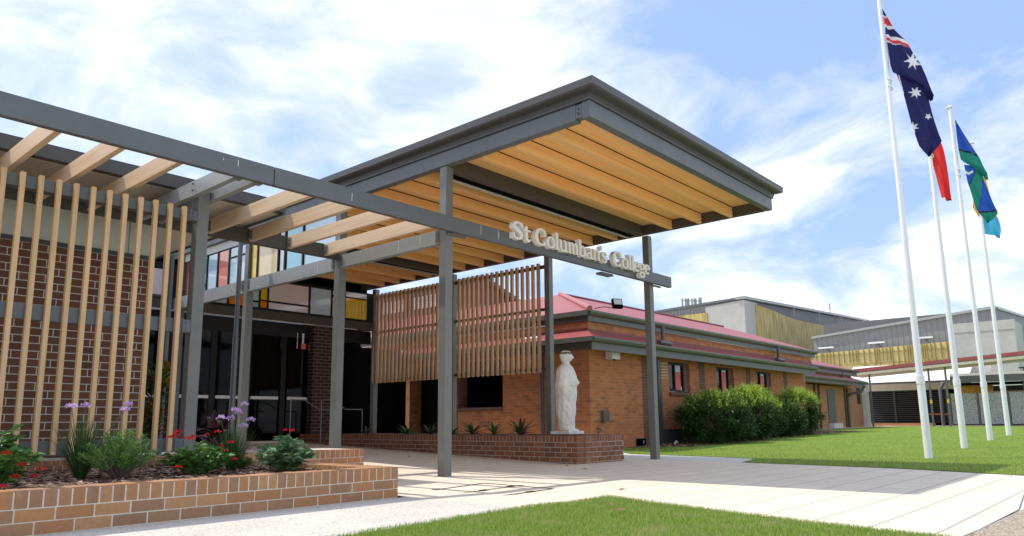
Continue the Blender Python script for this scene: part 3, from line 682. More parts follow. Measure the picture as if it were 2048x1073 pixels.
# white bricks patch
mb=MB(); z=1.98
k=0
while z<2.46:
    xx=11.92
    o=[.24,.12] if k%2 else [.12,.24]
    for w in o: mb.box(xx,xx+w-.02,3.485,3.4895,z,z+.066); xx+=w
    z+=.086;k+=1
mb2=MB(); mb2.box(11.9,12.28,3.490,3.497,1.965,2.47); mb2.build('mortar_patch',plain('pale_fresh_mortar',(.75,.66,.45),.9),rb); mb.build('patched_bricks',BR,rb)
def window(x0,x1,n):
    w=empty('w',(0,0,0),None,None) if False else None
    f=MB(); z0,z1=1.6,2.465
    f.box(x0+.01,x1-.25,3.56,3.60,z0,z0+.05); f.box(x0+.01,x1-.25,3.56,3.60,z1-.06,z1)
    for x in (x0+.01,x0+.44,x1-.30): f.box(x,x+.045,3.558,3.602,z0+.051,z1-.061)
    fr=f.build('window',M['frame'],rb)
    g=MB().box(x0+.05,x1-.29,3.605,3.62,z0+.03,z1-.05).build('pane',M['winglass'],fr)
    m=MB()
    a=x0+.055; b_=x0+.44
    for i in range(-10,12):
        # diagonal security mesh
        for s in (1,-1):
            p0=a+i*.075; 
            pts=[]
            for zz in (z0+.05,z1-.06):
                pass
            xa=p0; za=z0+.05; L=(z1-.11-z0)
            xb=p0+s*L*.55; zb=z0+.05+L
            # clip to [a,b_]
            def at(x): return za+(x-xa)/(xb-xa)*(zb-za)
            lo,hi=sorted((xa,xb)); lo=max(lo,a); hi=min(hi,b_)
            if hi-lo>.02: m.tube([(lo,3.585+s*.003,at(lo)),(hi,3.585+s*.003,at(hi))],.004,4,False)
    m.build('security_mesh',M['frame'],fr)
    r=MB(); r.box(x1-.245,x1-.001,3.56,3.64,z0,z1-.005); r.build('reveal',BRP,fr)
    s=MB(); 
    nb=int((x1-x0)/.086)
    for i in range(nb): s.box(x0-.02+i*.086,x0-.02+i*.086+.078,3.44,3.56,1.47,1.575)
    s.build('sill',BRP,fr)
    B('sticker',M['white'],fr,x1-.42,x1-.34,3.603,3.6045,1.64,1.76)
    return fr
M['winglass']=glassmat('window_glass',(.02,.022,.025),.02,1)
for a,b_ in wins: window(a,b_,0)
# flat panels before the panes paint in the coral and pale window reflections
for a,b_ in wins: B('painted_reflection',plain('coral_red_reflection',(.75,.13,.09),.6),rb,a+.50,a+.86,3.596,3.603,1.66,2.2 if a<15 else 2.33)
for a,b_ in wins: B('painted_reflection',plain('pale_reflection',(.55,.6,.66),.6),rb,a+.50,a+.86,3.5965,3.6035,2.204 if a<15 else 2.334,2.40)
# downstand + gutters: lower tier
def eave_run(par,x0,x1,y,zt,zb,gz=.13,returnY=None,nm='fascia',col='fascia'):
    """gutter and fascia along x at plane y (front face), z zt top of gutter, zb bottom of fascia"""
    B(nm,M[col],par,x0,x1,y+.12,y+.16,zb,zt-.03)
    mb=MB(); prof=[(0,zt),(0.0,zt-.05),(.03,zt-gz+.02),(.07,zt-gz),(.118,zt-gz),(.118,zt-.01),(.11,zt-.01),(.11,zt-.03),(.012,zt-.03),(.012,zt)]
    mb.prism([(x0-.05,y+d,z) for d,z in prof],(x1-x0+.1,0,0)); mb.build('gutter',M['gutterg'],par)
M['gutterg']=plain('olive_grey_gutter',(.10,.10,.09),.35,0,.06,4)
M['redroof_x']=corrug('red_corrugated_roof_front',(.35,.08,.078),.19,0,.012,.45)
M['redroof_y']=corrug('red_corrugated_roof_side',(.35,.08,.078),.19,1,.012,.45)
M['redflash']=plain('dark_red_flashing',(.20,.03,.03),.5)
eave_run(rb,7.82,23.25,2.9,2.82,2.50)
eave_run(rb,8.30,24.6,3.33,3.57,3.30)
B('fascia',M['brownsteel'],rb,7.82,7.86,3.062,21,2.50,2.80); B('fascia',M['brownsteel'],rb,8.30,8.34,3.50,21,3.30,3.56)
B('gutter',M['gutterg'],rb,7.72,7.815,2.95,21,2.70,2.82); B('gutter',M['gutterg'],rb,8.20,8.295,3.4,21,3.44,3.57)
B('upper_wall',BR,rb,8.37,24.3,3.52,3.8,2.62,3.298); B('upper_side_wall',BR,rb,8.37,8.6,3.81,21,2.62,3.298)
B('eave_soffit',M['soffit'],rb,7.87,23.2,3.07,3.49,2.61,2.63); B('eave_soffit',M['soffit'],rb,7.87,8.35,3.5,21,2.61,2.63)
# skirt roof
mb=MB(); mb.add([(7.75,2.95,2.75),(23.25,2.95,2.75),(23.25,3.515,3.02),(8.36,3.515,3.02)],[(0,1,2,3)]); mb.build('skirt_roof',M['redroof_x'],rb)
mb=MB(); mb.add([(7.75,2.93,2.803),(8.36,3.515,3.063),(8.36,21,3.063),(7.75,21,2.803)],[(0,1,2,3)]); mb.build('skirt_roof',M['redroof_y'],rb)
B('apron_flashing',M['redflash'],rb,8.355,24.3,3.495,3.512,2.98,3.10); B('apron_flashing',M['redflash'],rb,8.345,8.362,3.50,21,2.98,3.12)
# hip roof
R0=(8.22,3.35,3.565); AP=(12.37,7.5,4.98)
mb=MB(); mb.add([R0,(24.62,3.35,3.565),(24.62,7.5,4.98),AP],[(0,1,2,3)]); mb.build('roof',M['redroof_x'],rb)
mb=MB(); mb.add([R0,AP,(12.37,24,4.98),(8.22,24,3.565)],[(0,1,2,3)]); mb.build('roof',M['redroof_y'],rb)
mb=MB(); mb.add([(12.37,7.5,4.98),(24.62,7.5,4.98),(24.62,12,3.5),(16.8,12,3.5)],[(0,1,2,3)]); mb.build('roof',M['redroof_x'],rb)
MB().tube([(8.2,3.33,3.60),(12.37,7.5,5.01)],[.075,.075],8).build('hip_capping',plain('pink_red_hip_capping',(.42,.14,.13),.5),rb)
MB().tube([(12.37,7.5,5.0),(24.62,7.5,5.0)],.05,8).build('ridge_capping',M['redflash'],rb)
B('gable_end',BR,rb,24.2,24.3,3.81,11.5,2.62,3.5)
# rainwater spreaders
for x in (11.72,20.2,):
    dp=MB(); dp.tube([(x,3.27,3.46),(x,3.27,2.98),(x,3.27,2.97)],.055,10).build('downpipe',M['gutter'],rb,smooth=True)
    MB().tube([(x-.3,3.22,2.95),(x+.3,3.22,2.95)],.075,10).build('spreader',M['gutter'],rb,smooth=True)
MB().tube([(8.24,5.2,3.40),(8.24,5.2,2.98)],.035,8).build('downpipe',M['white'],rb,smooth=True)
MB().tube([(8.1,4.85,2.96),(8.1,5.55,2.96)],.045,8).build('spreader',M['white'],rb,smooth=True)
MB().tube([(8.1,10.4,2.96),(8.1,11.0,2.96)],.045,8).build('spreader',M['white'],rb,smooth=True)
MB().tube([(8.28,5.0,.3),(8.28,5.0,2.6)],.05,8).build('downpipe',M['steel_d'],rb,smooth=True)
# monitor on the roof
mo=empty('roof_monitor',(13,11.3,4.6),'dark red roof lantern with white louvred windows, seen through the brown screen','building')
mb=MB(); mb.prism([(12.5,11.25,4.5),(15.0,11.25,4.5),(15.0,11.25,5.1),(12.5,11.25,5.98)],(0,12,0)); mb.build('wall',plain('dark_red_cladding',(.16,.035,.035),.6),mo)
mb=MB(); mb.prism([(12.3,11.0,6.03),(15.1,11.0,5.05),(15.1,11.0,5.2),(12.3,11.0,6.15)],(0,12.4,0)); mb.build('roof',M['fascia'],mo)
for k in range(4):
    f=B('window',M['frame'],mo,12.46,12.495,13.6+k*2.0,15.2+k*2.0,5.25,5.8); mb=MB()
    for j in range(6): mb.box(12.43,12.458,13.66+k*2,15.14+k*2,5.28+j*.085,5.34+j*.085)
    mb.build('louvre',M['white'],f)
# lamps, camera, boxes on the red building
fl=empty('floodlight',(8.95,3.15,3.58),'black floodlight with a square glass face standing at the roof gutter','light')
mb=MB(); mb.tube([(8.65,3.5,3.66),(8.8,3.3,3.70),(8.98,3.1,3.66)],.012,6); mb.build('arm',M['redflash'],fl,smooth=True)
mb=MB(); mb.box(-.14,.14,-.05,.05,-.02,.24); o=mb.build('head',M['black'],None,bevel=.01); o.parent=fl; o.rotation_euler=(R(-15),0,R(-28)); o.location=(.12,-.1,.10)
mb=MB(); mb.box(-.115,.115,-.055,-.051,.07,.215); g=mb.build('lens',plain('pale_lamp_glass',(.5,.5,.46),.15),None); g.parent=o
mb=MB(); mb.box(-.1,.1,-.058,-.051,.0,.05); g=mb.build('control_box',M['black'],None); g.parent=o
scam=empty('security_camera',(9.2,3.42,2.5),'cream boxed security camera under the eave at the building corner','camera')
B('housing',M['pale'],scam,9.05,9.42,3.25,3.48,2.345,2.535,bevel=.01); B('bracket',M['pale'],scam,9.06,9.44,3.24,3.49,2.536,2.56)
MB().tube([(9.2,3.3,2.345),(9.2,3.3,2.315)],.035,8).build('lens',M['black'],scam)
mb_=empty('meter_box',(8.92,3.46,.87),'small grey wall box between the statue and the grey column','box')
B('body',M['fascia'],mb_,8.81,9.05,3.42,3.497,.73,1.01,bevel=.008); B('lid',M['gutter'],mb_,8.80,9.06,3.405,3.42,.72,1.02,bevel=.004)
tp=empty('garden_tap',(8.6,3.4,.5),'small dark garden tap on the brick wall beside the statue','tap')
MB().tube([(8.6,3.5,.55),(8.6,3.38,.55),(8.6,3.34,.48)],.016,6).build('spout',M['gutter'],tp,smooth=True); MB().tube([(8.53,3.42,.60),(8.67,3.42,.60)],.012,6).build('handle',M['gutter'],tp); MB().tube([(8.6,3.44,.1),(8.6,3.44,.55)],.012,6).build('riser',M['gutter'],tp)
vt=empty('wall_vent',(10.6,3.45,.15),'black square box low on the brick wall by the grass','vent')
B('body',M['black'],vt,10.45,10.79,3.38,3.497,.03,.26,bevel=.01); mb=MB()
for i in range(4): mb.box(10.62,10.66+.01*i,3.372,3.379,.12+.025*i,.13+.025*i)
mb.build('marking',M['pale'],vt)
ht=empty('hose_tap',(11.6,2.9,.05),'small white tap outlet on the grass behind the slim grey column','tap')
MB().tube([(11.5,2.9,.0),(11.5,2.9,.13),(11.58,2.9,.17),(11.64,2.9,.12)],.025,8).build('pipe',M['white'],ht,smooth=True); B('base',M['white'],ht,11.45,11.85,2.86,2.98,0,.03)
B('x',M['steel_d'],None,11.42,11.60,3.30,3.46,0,2.49); o=bpy.data.objects['x']; o.name='verandah_post'; tag(o,'dark grey post against the brick wall just right of the slim canopy column','post')
B('x',M['steel_d'],None,11.64,14.6,3.36,3.47,-.05,.50); o=bpy.data.objects['x']; o.name='wall_plinth'; tag(o,'low dark grey plinth at the foot of the brick wall behind the shrubs','plinth')

# ------------------------------------------------------------------ second brick building + walkway
s2=empty('small_brick_building',(28.5,5.5,.1),'lower tan brick block with red skirt roof at the end of the lawn','building')
BR2=brickmat('tan_orange_face_brick',(.34,.15,.06),(.42,.20,.085),(.28,.12,.06),(.42,.30,.18),.24,.086,.008,z0=0)
B('wall',BR2,s2,24.4,36.6,5.5,10,0,2.45)
eave_run(s2,24.5,36.2,4.75,2.76,2.48); eave_run(s2,24.5,36.0,5.1,3.37,3.05)
B('upper_wall',BR2,s2,24.4,35.4,5.35,9,2.5,3.1)
B('upper_wall_flashing',M['redflash'],s2,24.4,35.5,5.33,5.349,2.9,3.0)
mb=MB(); mb.add([(24.5,4.78,2.75),(36.3,4.78,2.75),(35.4,5.35,2.98),(24.5,5.35,2.98)],[(0,1,2,3)]); mb.build('skirt_roof',M['redroof_x'],s2)
mb=MB(); mb.add([(24.5,5.1,3.36),(36.1,5.1,3.36),(33.6,7.6,4.2),(24.5,7.6,4.2)],[(0,1,2,3)]); mb.add([(36.1,5.1,3.36),(36.1,10,3.36),(33.6,7.6,4.2)],[(0,1,2)]); mb.build('roof',M['redroof_x'],s2)
d=B('door',M['fascia'],s2,31.8,32.9,5.46,5.498,.6,2.25); B('step',M['conc'],s2,31.7,33.0,5.2,5.49,.3,.55)
for x in (29.9,30.5,34.4,34.8): B('wall_rib',BRP,s2,x,x+.16,5.42,5.499,0,2.44)
MB().tube([(35.9,4.85,2.5),(35.7,5.0,2.2),(35.0,5.3,2.1),(34.6,5.38,1.9),(34.6,5.38,.3)],.075,8).build('downpipe',M['steel_d'],s2,smooth=True)
MB().tube([(33.6,5.25,3.3),(33.6,5.25,2.95)],.06,8).build('downpipe',M['steel_d'],s2,smooth=True)
B('window',M['frame'],s2,36.9,37.6,5.6,5.64,1.6,2.5)
B('wall',BR2,s2,36.61,38.5,5.65,10,.2,2.75); B('cream_column',M['pale'],s2,38.0,38.5,5.4,5.64,.2,2.7)
# walkway
wk=empty('covered_walkway',(38,2,0),'covered walkway with thin red roof, cream fascia and slim posts beyond the lawn','walkway')
def slab(pts,dz,mat,nm,par,w=2.4):
    mb=MB(); (y0,z0),(y1,z1)=pts
    mb.add([(38,y0,z0),(38,y1,z1),(38+w,y1,z1),(38+w,y0,z0),(38,y0,z0+dz),(38,y1,z1+dz),(38+w,y1,z1+dz),(38+w,y0,z0+dz)],[(0,3,2,1),(4,5,6,7),(0,1,5,4),(1,2,6,5),(2,3,7,6),(3,0,4,7)]); return mb.build(nm,mat,par)
slab([(6.2,3.20),(-9,4.10)],.15,plain('cream_fascia_paint',(.55,.48,.36),.6),'fascia',wk)
slab([(6.2,3.352),(-9,4.252)],.05,M['gutter'],'gutter',wk,2.42)
slab([(6.2,3.404),(-9,4.304)],.18,M['redroof_y'],'roof',wk,2.44)
for y,x in ((5.14,38.1),(2.11,38.1),(1.3,38.1),(-4,38.1)):
    p=B('post',M['steel'],wk,x,x+.09,y,y+.09,.28,3.2+.06*(6.2-y))
    if y<5 and y>0: MB().box(x-.004,x+.094,y-.004,y+.094,1.55,1.75).build('marker_tape',plain('yellow_tape',(.8,.5,.02),.5),p)
B('brick_kerb',BR2,wk,41.8,42.2,2.9,7.2,.2,.48); 
sheet('walkway_path',[(30,4.92),(38.5,4.92),(38.8,-9),(45,-12),(45,5.6),(30,5.45)],.006,M['paver'])
# awning building with louvres
aw=empty('louvred_building',(43,4,0),'low building with pale corrugated awning and black horizontal louvres across the lawn','building')
mb=MB(); mb.add([(42,7.9,2.92),(42,1.0,2.95),(44.5,1.0,4.15),(44.5,7.9,4.15)],[(0,1,2,3)]); mb.build('awning',corrug('pale_corrugated_awning',(.82,.77,.70),.25,1,.012,.5),aw)
B('awning_gutter',M['gutter'],aw,41.9,42.0,1.0,7.9,2.84,2.95); B('lintel',M['soffit'],aw,43.9,44.1,1.2,8,2.5,2.95)
B('dark_interior',M['black'],aw,44.6,44.7,1,8,.2,2.6)
mb=MB()
for i in range(17): mb.box(44.0,44.03,2.5,7,.5+i*.12,.55+i*.12)
tag(mb.build('louvre',M['steel_d'],aw))
for y in (2.5,3.9,5.4,6.9): B('louvre_post',M['steel_d'],aw,43.95,43.99,y,y+.12,.4,2.6)
B('bench_rail',plain('orange_timber_rail',(.5,.2,.06),.6),aw,43.9,43.94,1.6,3.6,.95,1.05)
MB().tube([(41.5,2.35,.3),(41.5,2.35,2.4),(41.7,2.2,2.8)],.1,8).build('downpipe',M['steel'],aw,smooth=True)
B('side_gable',M['pale'],aw,44.6,44.8,.2,2.1,2.9,3.9)
# perforated panels / shade roof at the right
pp=empty('panel_fence',(40,0,.36),'speckled grey perforated panel fence right of the louvred building','fence')
PM,nt,b=newmat('speckled_perforated_panel'); v=coord(nt); vo=N(nt,'TexVoronoi'); vo.inputs['Scale'].default_value=14; nt.links.new(v,vo.inputs['Vector'])
nt.links.new(ramp(nt,vo.outputs['Distance'],[(.2,(.03,.03,.03)),(.34,(.42,.43,.42))]),b.inputs['Base Color']); b.inputs['Roughness'].default_value=.6
for y0,y1 in ((1.6,.3),(.26,-1.1),(-1.14,-1.9)): 
    p=B('panel',PM,pp,40.0,40.04,min(y0,y1)+.04,max(y0,y1)-.04,.42,2.1)
for y in (1.62,.28,-1.12,-1.92): B('panel_post',M['steel'],pp,39.97,40.07,y-.035,y+.035,.36,2.14)
for y in (1.6,-3.4): pass
sr=empty('shade_shelter',(41,0,0),'flat white roofed shelter with dark underside at the right edge','shelter')
B('roof',M['white'],sr,41,44,-9,1.7,3.02,3.24); B('fascia',M['steel'],sr,40.95,40.998,-9,1.7,2.72,3.1); B('ceiling',M['black'],sr,41.01,44,-9,1.69,2.65,2.70)
B('rear_wall',M['steel_d'],sr,44.01,44.1,-9,1.0,.3,2.6); B('louvre_band',plain('cream_slats',(.6,.5,.36),.6),sr,43.9,44.0,-9,1.0,1.9,2.3)
for y in (-2.0,-6): B('post',M['steel'],sr,41.1,41.35,y,y+.3,.3,2.65)
B('mural_panel',plain('yellow_mural_paint',(.7,.36,.04),.6,0,.5,1.2),sr,42.5,42.55,-.1,1.5,2.0,2.62)
lp=empty('street_lamp',(45,-1,0),'small dark mushroom lamp showing above the shelter roof','lamp'); MB().tube([(45,-1.35,3.2),(45,-1.35,3.62)],.03,6).build('pole',M['steel_d'],lp); MB().tube([(45,-1.35,3.60),(45,-1.35,3.66),(45,-1.35,3.70)],[.2,.28,.02],12).build('lamp_head',M['steel_d'],lp)

# ------------------------------------------------------------------ halls far behind
GOLD,nt,b=newmat('gold_perforated_cladding'); v=coord(nt); sp=N(nt,'SeparateXYZ'); nt.links.new(v,sp.inputs[0])
ad=N(nt,'Math',operation='ADD'); nt.links.new(sp.outputs[0],ad.inputs[0]); nt.links.new(sp.outputs[1],ad.inputs[1])
cb=N(nt,'CombineXYZ'); nt.links.new(ad.outputs[0],cb.inputs[0]); mz=N(nt,'Math',operation='MULTIPLY'); mz.inputs[1].default_value=.12; nt.links.new(sp.outputs[2],mz.inputs[0]); nt.links.new(mz.outputs[0],cb.inputs[1])
f=noise(nt,cb.outputs[0],3.2,4,.7)
c=ramp(nt,f,[(.35,(.26,.19,.045)),(.5,(.42,.32,.09)),(.62,(.55,.43,.15))]); nt.links.new(c,b.inputs['Base Color']); b.inputs['Roughness'].default_value=.55; bump(nt,b,f,.8,.08)
HCON,nt,b=newmat('precast_concrete_panel'); v=coord(nt)
c=ramp(nt,noise(nt,v,.35,6,.7),[(.3,(.38,.37,.34)),(.7,(.50,.485,.45))]); sp=N(nt,'SeparateXYZ'); nt.links.new(v,sp.inputs[0])
fr=N(nt,'Math',operation='FRACT'); mm=N(nt,'Math',operation='MULTIPLY'); mm.inputs[1].default_value=.4; nt.links.new(sp.outputs[2],mm.inputs[0]); nt.links.new(mm.outputs[0],fr.inputs[0])
c=mixc(nt,ramp(nt,fr.outputs[0],[(0,(.6,.6,.6)),(.03,(0,0,0))]),c,(.34,.33,.3)); nt.links.new(c,b.inputs['Base Color']); b.inputs['Roughness'].default_value=.85
GM_Y=corrug('grey_ribbed_wall_sheet',(.24,.24,.235),.5,1,.04,.5); GM_X=corrug('grey_ribbed_end_sheet',(.13,.13,.13),.6,0,.03,.5)
ha=empty('school_hall',(66.5,25,0),'tall grey and concrete hall with gold cladding rising over the red roof','building')
mb=MB(); mb.add([(66.5,25,0),(66.5,36.2,0),(66.5,36.2,12.95),(66.5,25,13.35)],[(0,1,2,3)]); mb.build('side_wall',corrug('grey_sheet_wall',(.22,.22,.22),.4,1,.04),ha)
mb=MB(); mb.prism([(66.9,25,0),(109,25,0),(109,25,15.0),(68.5,25,13.32),(66.9,25,13.28)],(0,12,0)); mb.build('front_wall',GM_X,ha)
mb=MB(); mb.prism([(66.1,24.6,13.32),(109.6,24.6,15.1),(109.6,24.6,15.35),(66.1,24.6,13.62)],(0,1,0)); mb.build('roof_edge',M['steel_l'],ha)
mb=MB(); mb.prism([(66.2,24.8,13.35),(66.2,36.5,12.93),(66.2,36.5,13.15),(66.2,24.8,13.6)],(.6,0,0)); mb.build('roof_edge',M['steel'],ha)
mb=MB(); mb.prism([(66.3,24.75,0),(66.3,29.2,0),(66.3,29.2,12.95),(66.3,24.75,13.25)],(3.2,0,0)); mb.build('concrete_tower',HCON,ha)
mb=MB(); mb.prism([(66.2,29.0,5),(66.2,36,5),(66.2,34.9,12.3),(66.2,29.0,12.3)],(.25,0,0)); mb.build('gold_cladding',GOLD,ha)
mb=MB(); top=[(69.0,13.15),(71.5,13.1),(74,13.0),(76.4,12.8),(79,12.7),(82.6,12.65),(87,12.75),(91.4,12.85),(97,13.2),(103.9,13.5),(108,13.7)]
mb.prism([(69.0,24.65,5),(108,24.65,5)]+[(x,24.65,z-.15) for x,z in top[::-1]],(0,.3,0)); mb.build('gold_cladding',GOLD,ha)
mb=MB()
for x in (79.5,88,96.5,104.5): mb.tube([(x,24.55,12.8),(x,24.55,13.3+(x-68)*.04)],.08,5)
mb.build('downpipe',M['steel_l'],ha)
fp=empty('roof_flues',(84,40,14),'row of slim pale flue pipes standing on the hall roof','pipes')
for i,(x,r,z) in enumerate(((81.3,.12,17.0),(82.2,.12,17.1),(83.1,.12,17.2),(84,.12,17.3),(84.9,.25,17.4),(86.4,.25,17.7),(82.7,.12,17.1))): MB().tube([(x,40,12),(x,40,z)],r,8).build('flue',M['steel_l'],fp)
MB().tube([(80.9,39.9,16.7),(86.8,39.9,17.2)],.06,5).build('flue_brace',M['steel_l'],fp)
an=empty('roof_antenna',(100,27,15),'thin antenna on the far hall roof edge','antenna'); MB().tube([(100,27,14.6),(100,27,17.0)],.05,5).build('mast',M['steel_d'],an); MB().tube([(99.7,27,16.3),(100.3,27,16.3)],.06,5).build('crossbar',M['steel_d'],an)
hb=empty('sports_hall',(70,3.2,0),'long grey ribbed hall with a gold screen band and concrete end behind the flagpoles','building')
mb=MB(); mb.prism([(70,3.2,0),(70,19.2,0),(70,19.2,8.95),(70,3.2,10.36)],(.3,0,0)); mb.build('side_wall',GM_Y,hb)
mb=MB(); mb.prism([(70.31,3.2,0),(100,3.2,0),(100,3.2,12.0),(70.31,3.2,10.36)],(0,15,0)) ; mb.build('end_wall',GM_X,hb)
mb=MB(); mb.prism([(69.7,19.3,8.93),(69.7,3.1,10.37),(69.7,3.1,10.6),(69.7,19.3,9.15)],(.8,0,0)); mb.prism([(70.5,3.0,10.37),(100,3.0,12.05),(100,3.0,12.25),(70.5,3.0,10.6)],(0,.3,0)); mb.build('roof_edge',M['steel_l'],hb)
B('concrete_block',HCON,hb,65.5,69.9,1.35,6.0,0,8.75); B('concrete_parapet',HCON,hb,65.45,65.499,1.3,6.05,8.0,8.8)
mb=MB(); mb.prism([(69,22,4.9),(69,6.1,4.9),(69,6.1,7.66),(69,18.8,7.3),(69,22,7.2)],(.2,0,0)); mb.build('gold_screen',plain('pale_gold_screen_sheet',(.6,.48,.2),.6,0,.12,.7),hb)
mb=MB(); y=6.2
GR=plain('dark_gold_fin',(.34,.26,.07),.6)
while y<21.8:
    zt=7.66-(y-6.1)*.028
    mb.box(68.86,68.98,y,y+.07,5.0 if random.random()<.5 else 6.2,zt); y+=random.choice((.2,.32,.5))
for z in (6.0,7.0): mb.box(68.9,68.97,6.1,21.9,z,z+.06)
mb.build('gold_fins',GR,hb)
for y,z in ((17.87,7.9),(13.12,8.05),(8.96,8.2)):
    o=empty('wall_light',(69.8,y,z),{17:'long white wall light on the ribbed hall, leftmost above the gold band',13:'long white wall light on the ribbed hall, middle one above the gold band',8:'long white wall light on the ribbed hall, beside the tallest flagpole'}[int(y)],'light','wall lights on the hall')
    B('tube_light',M['white'],o,69.5,69.7,y-.75,y+.75,z-.08,z+.08); B('bracket',M['steel'],o,69.71,69.99,y-.1,y+.1,z-.05,z+.05)

# ------------------------------------------------------------------ flagpoles
def flagpole(x,y,hp,label):
    e=empty('flagpole',(x,y,h(x,y)),label,'flagpole','white flagpoles on the lawn')
    z=h(x,y); tx,ty=-.073,.082  # slight lean at the top
    T=lambda t:(x+tx*t,y+ty*t,z+(hp-z)*t)
    tc=(1.45)/(hp-z)
    MB().tube([T(-.01),T(tc)],[.071,.069],16,True).build('lower_pole',M['pole'],e,smooth=True)
    MB().tube([T(tc),T(1)],[.064,.034],16,True).build('upper_pole',M['pole'],e,smooth=True)
    MB().tube([T(tc-.008),T(tc+.008)],.077,16).build('collar',M['pole'],e)
    MB().tube([T(1),T(1.004),T(1.008)],[.075,.085,.03],14).build('cap',M['pole'],e)
    # halyard with a knot of rope
    pts=[]; 
    for i in range(18):
        t=.79+.205*i/17; p=T(t); s=.06+.03*math.sin(i*1.3)*.3
        pts.append((p[0]+.66*s,p[1]-.75*s,p[2]))
    MB().tube(pts,.007,5).build('halyard',M['rope'],e)
    k=T(.80); mb=MB(); mb.tube([(k[0]+.05*math.cos(a*1.1)+.01,k[1]-.05*math.sin(a*1.1)-.02,k[2]-.2+a*.028) for a in range(12)],.018,6); mb.build('rope_knot',M['rope'],e)
    return e
M['pole']=plain('white_enamel_pole',(.82,.83,.85),.3,0,.03,3); M['rope']=plain('white_rope',(.75,.73,.68),.8,0,.1,40)
flagpole(8.465,-4.06,9.32,'nearest and tallest looking white flagpole, flying the dark blue starred flag')
flagpole(12.0,-4.0,8.75,'white flagpole second from the left, with the mostly hidden red and black flag')
flagpole(15.85,-3.9,9.35,'white flagpole third from the left, flying the green and blue flag')
flagpole(19.5,-3.81,9.38,'white flagpole farthest right, its pale blue flag behind the green one')
# flags: cloth built in a vertical sheet through the pole; (a,z) outline rows, a = metres to the right as seen from the path
RH=np.array([.6635,-.7482,0.]); NN=np.array([-.7482,-.6635,0.])
def cloth(name,base,rows,colour,par,thick=.0,off=0.,ph=0.,amp=.035,nu=60,nv=160):
    """rows: list of (aL,zL,aR,zR) from top to bottom"""
    rows=np.array(rows,float); t=np.linspace(0,len(rows)-1,nv+1)
    k=np.arange(len(rows)); L=np.stack([np.interp(t,k,rows[:,i]) for i in range(4)],1)
    # smooth
    for _ in range(4): L[1:-1]=(L[:-2]+2*L[1:-1]+L[2:])/4
    u=np.linspace(0,1,nu+1)[None,:]
    a=L[:,0:1]*(1-u)+L[:,2:3]*u; z=L[:,1:2]*(1-u)+L[:,3:4]*u
    v=np.linspace(0,1,nv+1)[:,None]
    d=off+amp*(np.sin(u*9+v*5+ph)+.5*np.sin(u*17-v*9+ph*2))*(.2+.8*np.sqrt(v))
    P=np.array(base)[None,None,:]*np.array([1,1,0])+a[...,None]*RH+d[...,None]*NN+z[...,None]*np.array([0,0,1.])
    V=P.reshape(-1,3); n=nu+1
    i,j=np.meshgrid(np.arange(nv),np.arange(nu),indexing='ij'); q=(i*n+j).ravel(); F=np.stack([q,q+1,q+n+1,q+n],1)
    o=nmesh(name,V,F,M['cloth'],par,True)
    me=o.data; ca=me.color_attributes.new('col','FLOAT_COLOR','POINT')
    cols=np.zeros((len(V),4),np.float32); cols[:,3]=1
    A=a.ravel(); Z=z.ravel()
    for idx in range(len(V)): cols[idx,:3]=colour(A[idx],Z[idx])
    ca.data.foreach_set('color',cols.ravel()); return o
m,nt,b=newmat('flag_cloth'); at=N(nt,'Attribute'); at.attribute_name='col'; nt.links.new(at.outputs['Color'],b.inputs['Base Color']); b.inputs['Roughness'].default_value=.75
tr=N(nt,'BsdfTranslucent'); nt.links.new(at.outputs['Color'],tr.inputs[0]); ms=N(nt,'MixShader'); ms.inputs[0].default_value=.3
nt.links.new(b.outputs[0],ms.inputs[1]); nt.links.new(tr.outputs[0],ms.inputs[2]); nt.links.new(ms.outputs[0],nt.nodes['Material Output'].inputs[0]); M['cloth']=m
def star(a,z,c,r,n=7,rot=.2,inner=.45,sx=1):
    da,dz=(a-c[0])/sx,z-c[1]; rr=math.hypot(da,dz)
    if rr>r: return False
    th=(math.atan2(dz,da)-rot)%(2*PI/n)/(2*PI/n); th=abs(th-.5)*2   # 1 at spike, 0 at notch
    # straight-edged star
    ang=(1-th)*PI/n; ri=r*inner; 
    x1,y1=r,0; x2,y2=ri*math.cos(PI/n),ri*math.sin(PI/n)
    px,py=rr*math.cos(ang),rr*math.sin(ang)
    return (x2-x1)*(py-y1)-(y2-y1)*(px-x1)>=0
NAVY=(.010,.012,.095); WH=(.75,.75,.78); RED=(.62,.04,.035)
def f1top(a,z):
    # local slanted bands of the canton near the hoist top
    q=z+.32*a   # band coordinate
    if z>8.28-.25*a+.0:
        if q>8.86: return NAVY
        if q>8.82: return WH
        if q>8.66: return RED
        if q>8.60: return WH
        if q>8.45: return NAVY
        if q>8.38: return WH
        if q>8.31: return RED
        if q>8.27: return WH
    if star(a,z,(.50,7.86),.20,7,.5,.42): return WH
    return NAVY
def f1low(a,z):
    if a<.205+(7.47-z)*.12+.05 and z>7.18: 
        return RED if a<.17+(7.47-z)*.12+.06 else WH
    if star(a,z,(.527,7.214),.13,7,.3,.45): return WH
    if star(a,z,(.745,6.715),.075,5,.9,.42): return WH
    if star(a,z,(.415,6.49),.125,7,.6,.42): return WH
    return NAVY
b1=(8.42,-4.01,0)
fl1=empty('flag',(0,0,0),'dark blue flag with white stars and red and white corner on the nearest pole','flag','flags on the flagpoles')
cloth('upper_cloth',b1,[(-.02,9.0,-.015,9.0),(.0,8.6,.22,8.52),(.005,8.3,.42,8.32),(.02,8.0,.54,8.02),(.028,7.78,.66,7.80),(.07,7.62,.74,7.54),(.30,7.53,.81,7.25),(.62,7.36,.84,7.12),(.76,7.04,.79,7.0)],f1top,fl1,off=.05,ph=.4)
